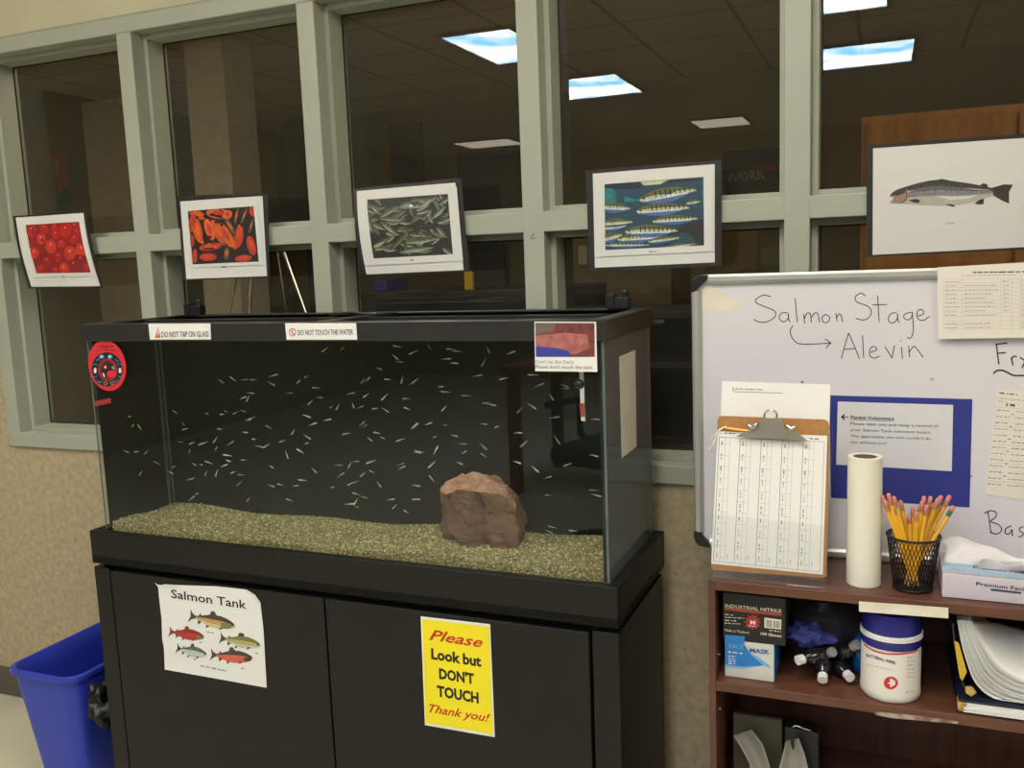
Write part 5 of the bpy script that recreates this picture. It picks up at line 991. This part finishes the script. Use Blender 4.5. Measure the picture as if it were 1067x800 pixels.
# folders with loose papers at right
def folder_stack():
    x0 = at(1000, 742, CY+.01)[0]; zb_ = SZ2
    mNV = M('navy_folder', (28, 30, 52), .45); mGD = M('gold_corner', (190, 160, 90), .4, metal=.3, var=.3, scale=80)
    sd = 0
    e = empty('lower_folder', (x0+.1, CY+.12, zb_), 'black folder of white pages lying lowest at the shelf right', 'folder')
    xl = at(997, 730, CY+.01)[0]; MB().box(xl, xl+.3, CY+.006, CY+.25, zb_+.0006, zb_+.004).build('cover', mNV, e, bevel=.001); MB().box(xl+.002, xl+.3, CY+.006, CY+.25, zb_+.020, zb_+.0235).build('cover', mNV, e, bevel=.001)
    for j in range(7):
        z = zb_+.0045+j*.0021; sh = MB(); sh.box(xl+.012+R.uniform(-.003, .003), xl+.28, CY+.004+R.uniform(-.002, .003), CY+.23, z, z+.0017); sh.build('pages', mPAPER, e)
    MB().box(xl+.001, xl+.014, CY+.0045, CY+.03, zb_+.004, zb_+.0195).build('corner_tip', mGD, e, bevel=.002)
    e = empty('upper_folder', (x0+.1, CY+.12, zb_+.025), 'navy folder leaning open with curled white pages', 'folder')
    # curved pages: fan rising to the left, leaning against the folder cover
    p_px = [(1000, 648), (1003, 672), (1008, 694), (1014, 712), (1024, 726), (1040, 735), (1068, 742), (1100, 748)]
    def curve(k_): # k_ 0 outer .. 1 inner (nearer the right/top)
        A = [(998, 646), (1002, 668), (1008, 690), (1016, 710), (1030, 724), (1052, 733), (1085, 741), (1130, 748)]
        B = [(1030, 648), (1042, 656), (1056, 664), (1070, 672), (1090, 680), (1110, 686), (1130, 690), (1160, 694)]
        return [(a[0]*(1-k_)+b[0]*k_, a[1]*(1-k_)+b[1]*k_) for a, b in zip(A, B)]
    yf = CY+.02; N_ = 26
    for k_ in range(N_):
        t = (k_/(N_-1))*.42; cv = catmull([(*q,) for q in curve(t)], 3); off = R.uniform(-.003, .003)+.0; P0 = [at(q[0], q[1], yf+off) for q in cv]
        P0 = [np.array([p[0], p[1], max(p[2], SZ2+.027)]) for p in P0]
        P0 = [p for p in P0 if p[2] < CZ-.02]
        mb = MB(); n_ = len(P0); V = P0+[p+np.array([.004, .2, 0]) for p in P0]; mb.add(V, [(i, i+1, n_+i+1, n_+i) for i in range(n_-1)])
        mb.build('page', [mPAPER, mPAPER, mPAPERW, M('grey_paper', (214, 212, 214), .8)][k_ % 4], e, solid=.0009)
    ca, cb_ = curve(.42), curve(1.3)
    mb = MB(); mb.grid(lambda u, v: (lambda i, f: (lambda q: (q[0], q[1], max(q[2], SZ2+.03)))(at((ca[i][0]*(1-f)+ca[i+1][0]*f)*(1-u)+(cb_[i][0]*(1-f)+cb_[i+1][0]*f)*u, (ca[i][1]*(1-f)+ca[i+1][1]*f)*(1-u)+(cb_[i][1]*(1-f)+cb_[i+1][1]*f)*u, yf+.004+.1*u)))(min(int(v*7), 6), v*7-min(int(v*7), 6)), 8, 21)
    mb.v = [(a_, b_, min(c_, CZ-.021)) for a_, b_, c_ in mb.v]; tp_ = mb.build('page', mPAPER, e, smooth=True, solid=.0009)
    cv = [(994, 650), (996, 672), (1000, 695), (1005, 715), (1014, 730), (1040, 738), (1080, 745)]
    P0 = [at(*q, yf-.002) for q in cv]; P0 = [np.array([p[0], p[1], min(max(p[2], SZ2+.0245), CZ-.02)]) for p in P0]; n_ = len(P0); mb = MB(); mb.add(P0+[p+np.array([0, .22, 0]) for p in P0], [(i, i+1, n_+i+1, n_+i) for i in range(n_-1)]); mb.build('cover', mNV, e, solid=.003)
    q = [at(*p, yf-.006) for p in ((994.5, 668), (999, 670), (1007.5, 700), (1003, 709), (1000, 706))]; MB().prism(q, (0, .002, 0)).build('yellow_flap', M('yellow_card', (205, 170, 50), .7), e)
    q = [at(*p, yf-.008) for p in ((1006, 716), (1013, 716), (1018, 722), (1012, 726), (1006, 722))]; MB().prism(q, (0, .006, 0)).build('corner_tip', mGD, e, bevel=.001)
folder_stack()
# lower shelf things
fy = CY+.05
def standing(name, pts, Y, d, mat, label, cat, lean=.03, zb=.468):
    P = [at(x, y, Y) for x, y in pts]; zt = max(p[2] for p in P); P = [np.array([p[0], p[1]+lean*(zt-p[2])/.3*-1+lean, p[2]]) for p in P]; mb = MB(); mb.prism(P, (0, d, 0)); return tag(mb.build(name, mat, bevel=.001), label, cat)
def board_at(name, px0, px1, ytop, Y, d, mat, label, cat, ytop2=None):
    a = at(px0, ytop, Y); b = at(px1, ytop2 or ytop, Y); mb = MB(); mb.hexa([(a[0], Y, .469), (b[0], Y, .469), (b[0], Y+d, .469), (a[0], Y+d, .469), (a[0], Y, a[2]), (b[0], Y, b[2]), (b[0], Y+d, b[2]), (a[0], Y+d, a[2])]); return tag(mb.build(name, mat, bevel=.0015), label, cat)
board_at('file_folder', 764, 815, 743, CY+.09, .012, M('grey_brown_card', (84, 74, 58), .7, var=.06), 'grey-brown file folder standing on the bottom shelf', 'folder', 751)
board_at('black_binder', 818, 853, 757, CY+.07, .03, M('black_binder_cover', (24, 23, 24), .45), 'black binder standing right of the grey-brown folder', 'binder', 764)
def curl(pts_l, pts_r, Y, name, label):
    mb = MB(); n_ = len(pts_l); 
    def fn(u, v):
        t = v*(n_-1); i = min(int(t), n_-2); f = t-i; l = np.array(pts_l[i])*(1-f)+np.array(pts_l[i+1])*f; r_ = np.array(pts_r[i])*(1-f)+np.array(pts_r[i+1])*f; q = l*(1-u)+r_*u
        p = at(q[0], q[1], Y+.02*math.sin(u*math.pi)+.012*math.cos(v*3)); return (p[0], p[1], max(p[2], .4685))
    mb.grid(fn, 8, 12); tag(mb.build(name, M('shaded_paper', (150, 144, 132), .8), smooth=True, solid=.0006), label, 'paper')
curl([(764, 766), (772, 778), (781, 795), (786, 830), (788, 960)], [(783, 760), (795, 776), (802, 798), (804, 840), (806, 960)], CY+.05, 'curled_paper', 'white paper curling over in front of the grey-brown folder')
curl([(819, 772), (816, 785), (812, 800), (808, 850), (806, 960)], [(832, 769), (838, 785), (843, 805), (848, 850), (850, 960)], CY+.04, 'leaning_paper', 'pale paper leaning against the black binder')
mb = MB(); mb.tube([at(823, 757.5, CY+.067), at(830, 755.8, CY+.066), (at(838, 759, CY+.066)), at(845, 761, CY+.067)], [.0028, .0016, .0016, .003], 8); tag(mb.build('metal_fastener', mCHR, smooth=True), 'small silver fastener across the top of the black binder', 'fastener')

# ------------------------------------------------------------------ recycling bin
binz = .5; mBIN = M('blue_bin_plastic', (44, 62, 176), .35, var=.04, scale=4, spec=.5)
bn = empty('recycling_bin', (-.77, -.21, FL), 'blue plastic recycling bin left of the tank stand', 'bin')
def rrect(x0, x1, y0, y1, r, z, n=6):
    P = []
    for cx, cy, a0 in ((x1-r, y1-r, 0), (x0+r, y1-r, 90), (x0+r, y0+r, 180), (x1-r, y0+r, 270)):
        for k_ in range(n+1): a = math.radians(a0+90*k_/n); P.append((cx+r*math.cos(a), cy+r*math.sin(a), z))
    return P
bx = (-.878, -.652, -.405, -.03); rings = [(-.040, .0005, .03), (-.038, .01, .035), (-.006, .30, .04), (-.004, .315, .042), (-.004, .336, .042), (.006, .338, .045), (.008, .345, .045), (.006, .352, .045), (-.001, .354, .042), (-.006, .350, .04), (-.010, .30, .038), (-.044, .014, .03)]
mb = MB(); V = []; n_ = 28
for ins, z, r_ in rings: V += rrect(bx[0]-ins, bx[1]+ins, bx[2]-ins, bx[3]+ins, r_, FL+z)
Fc = [(j*n_+i, j*n_+(i+1) % n_, (j+1)*n_+(i+1) % n_, (j+1)*n_+i) for j in range(len(rings)-1) for i in range(n_)]+[tuple(range(n_))[::-1], tuple((len(rings)-1)*n_+i for i in range(n_))]
mb.add(V, Fc); mb.build('bin_body', mBIN, bn, smooth=True, autos=.9)
tag(crumple((-.585, -.36, FL+.285), .028, .05, .055, 2, n=28, amp=.8, m=22).build('black_bag', M('black_film', (14, 14, 14), .35, spec=.5), smooth=True), 'crumpled black plastic bag between bin and tank stand', 'bag')

for o in bpy.data.objects:
    if '_w' in o: del o['_w']
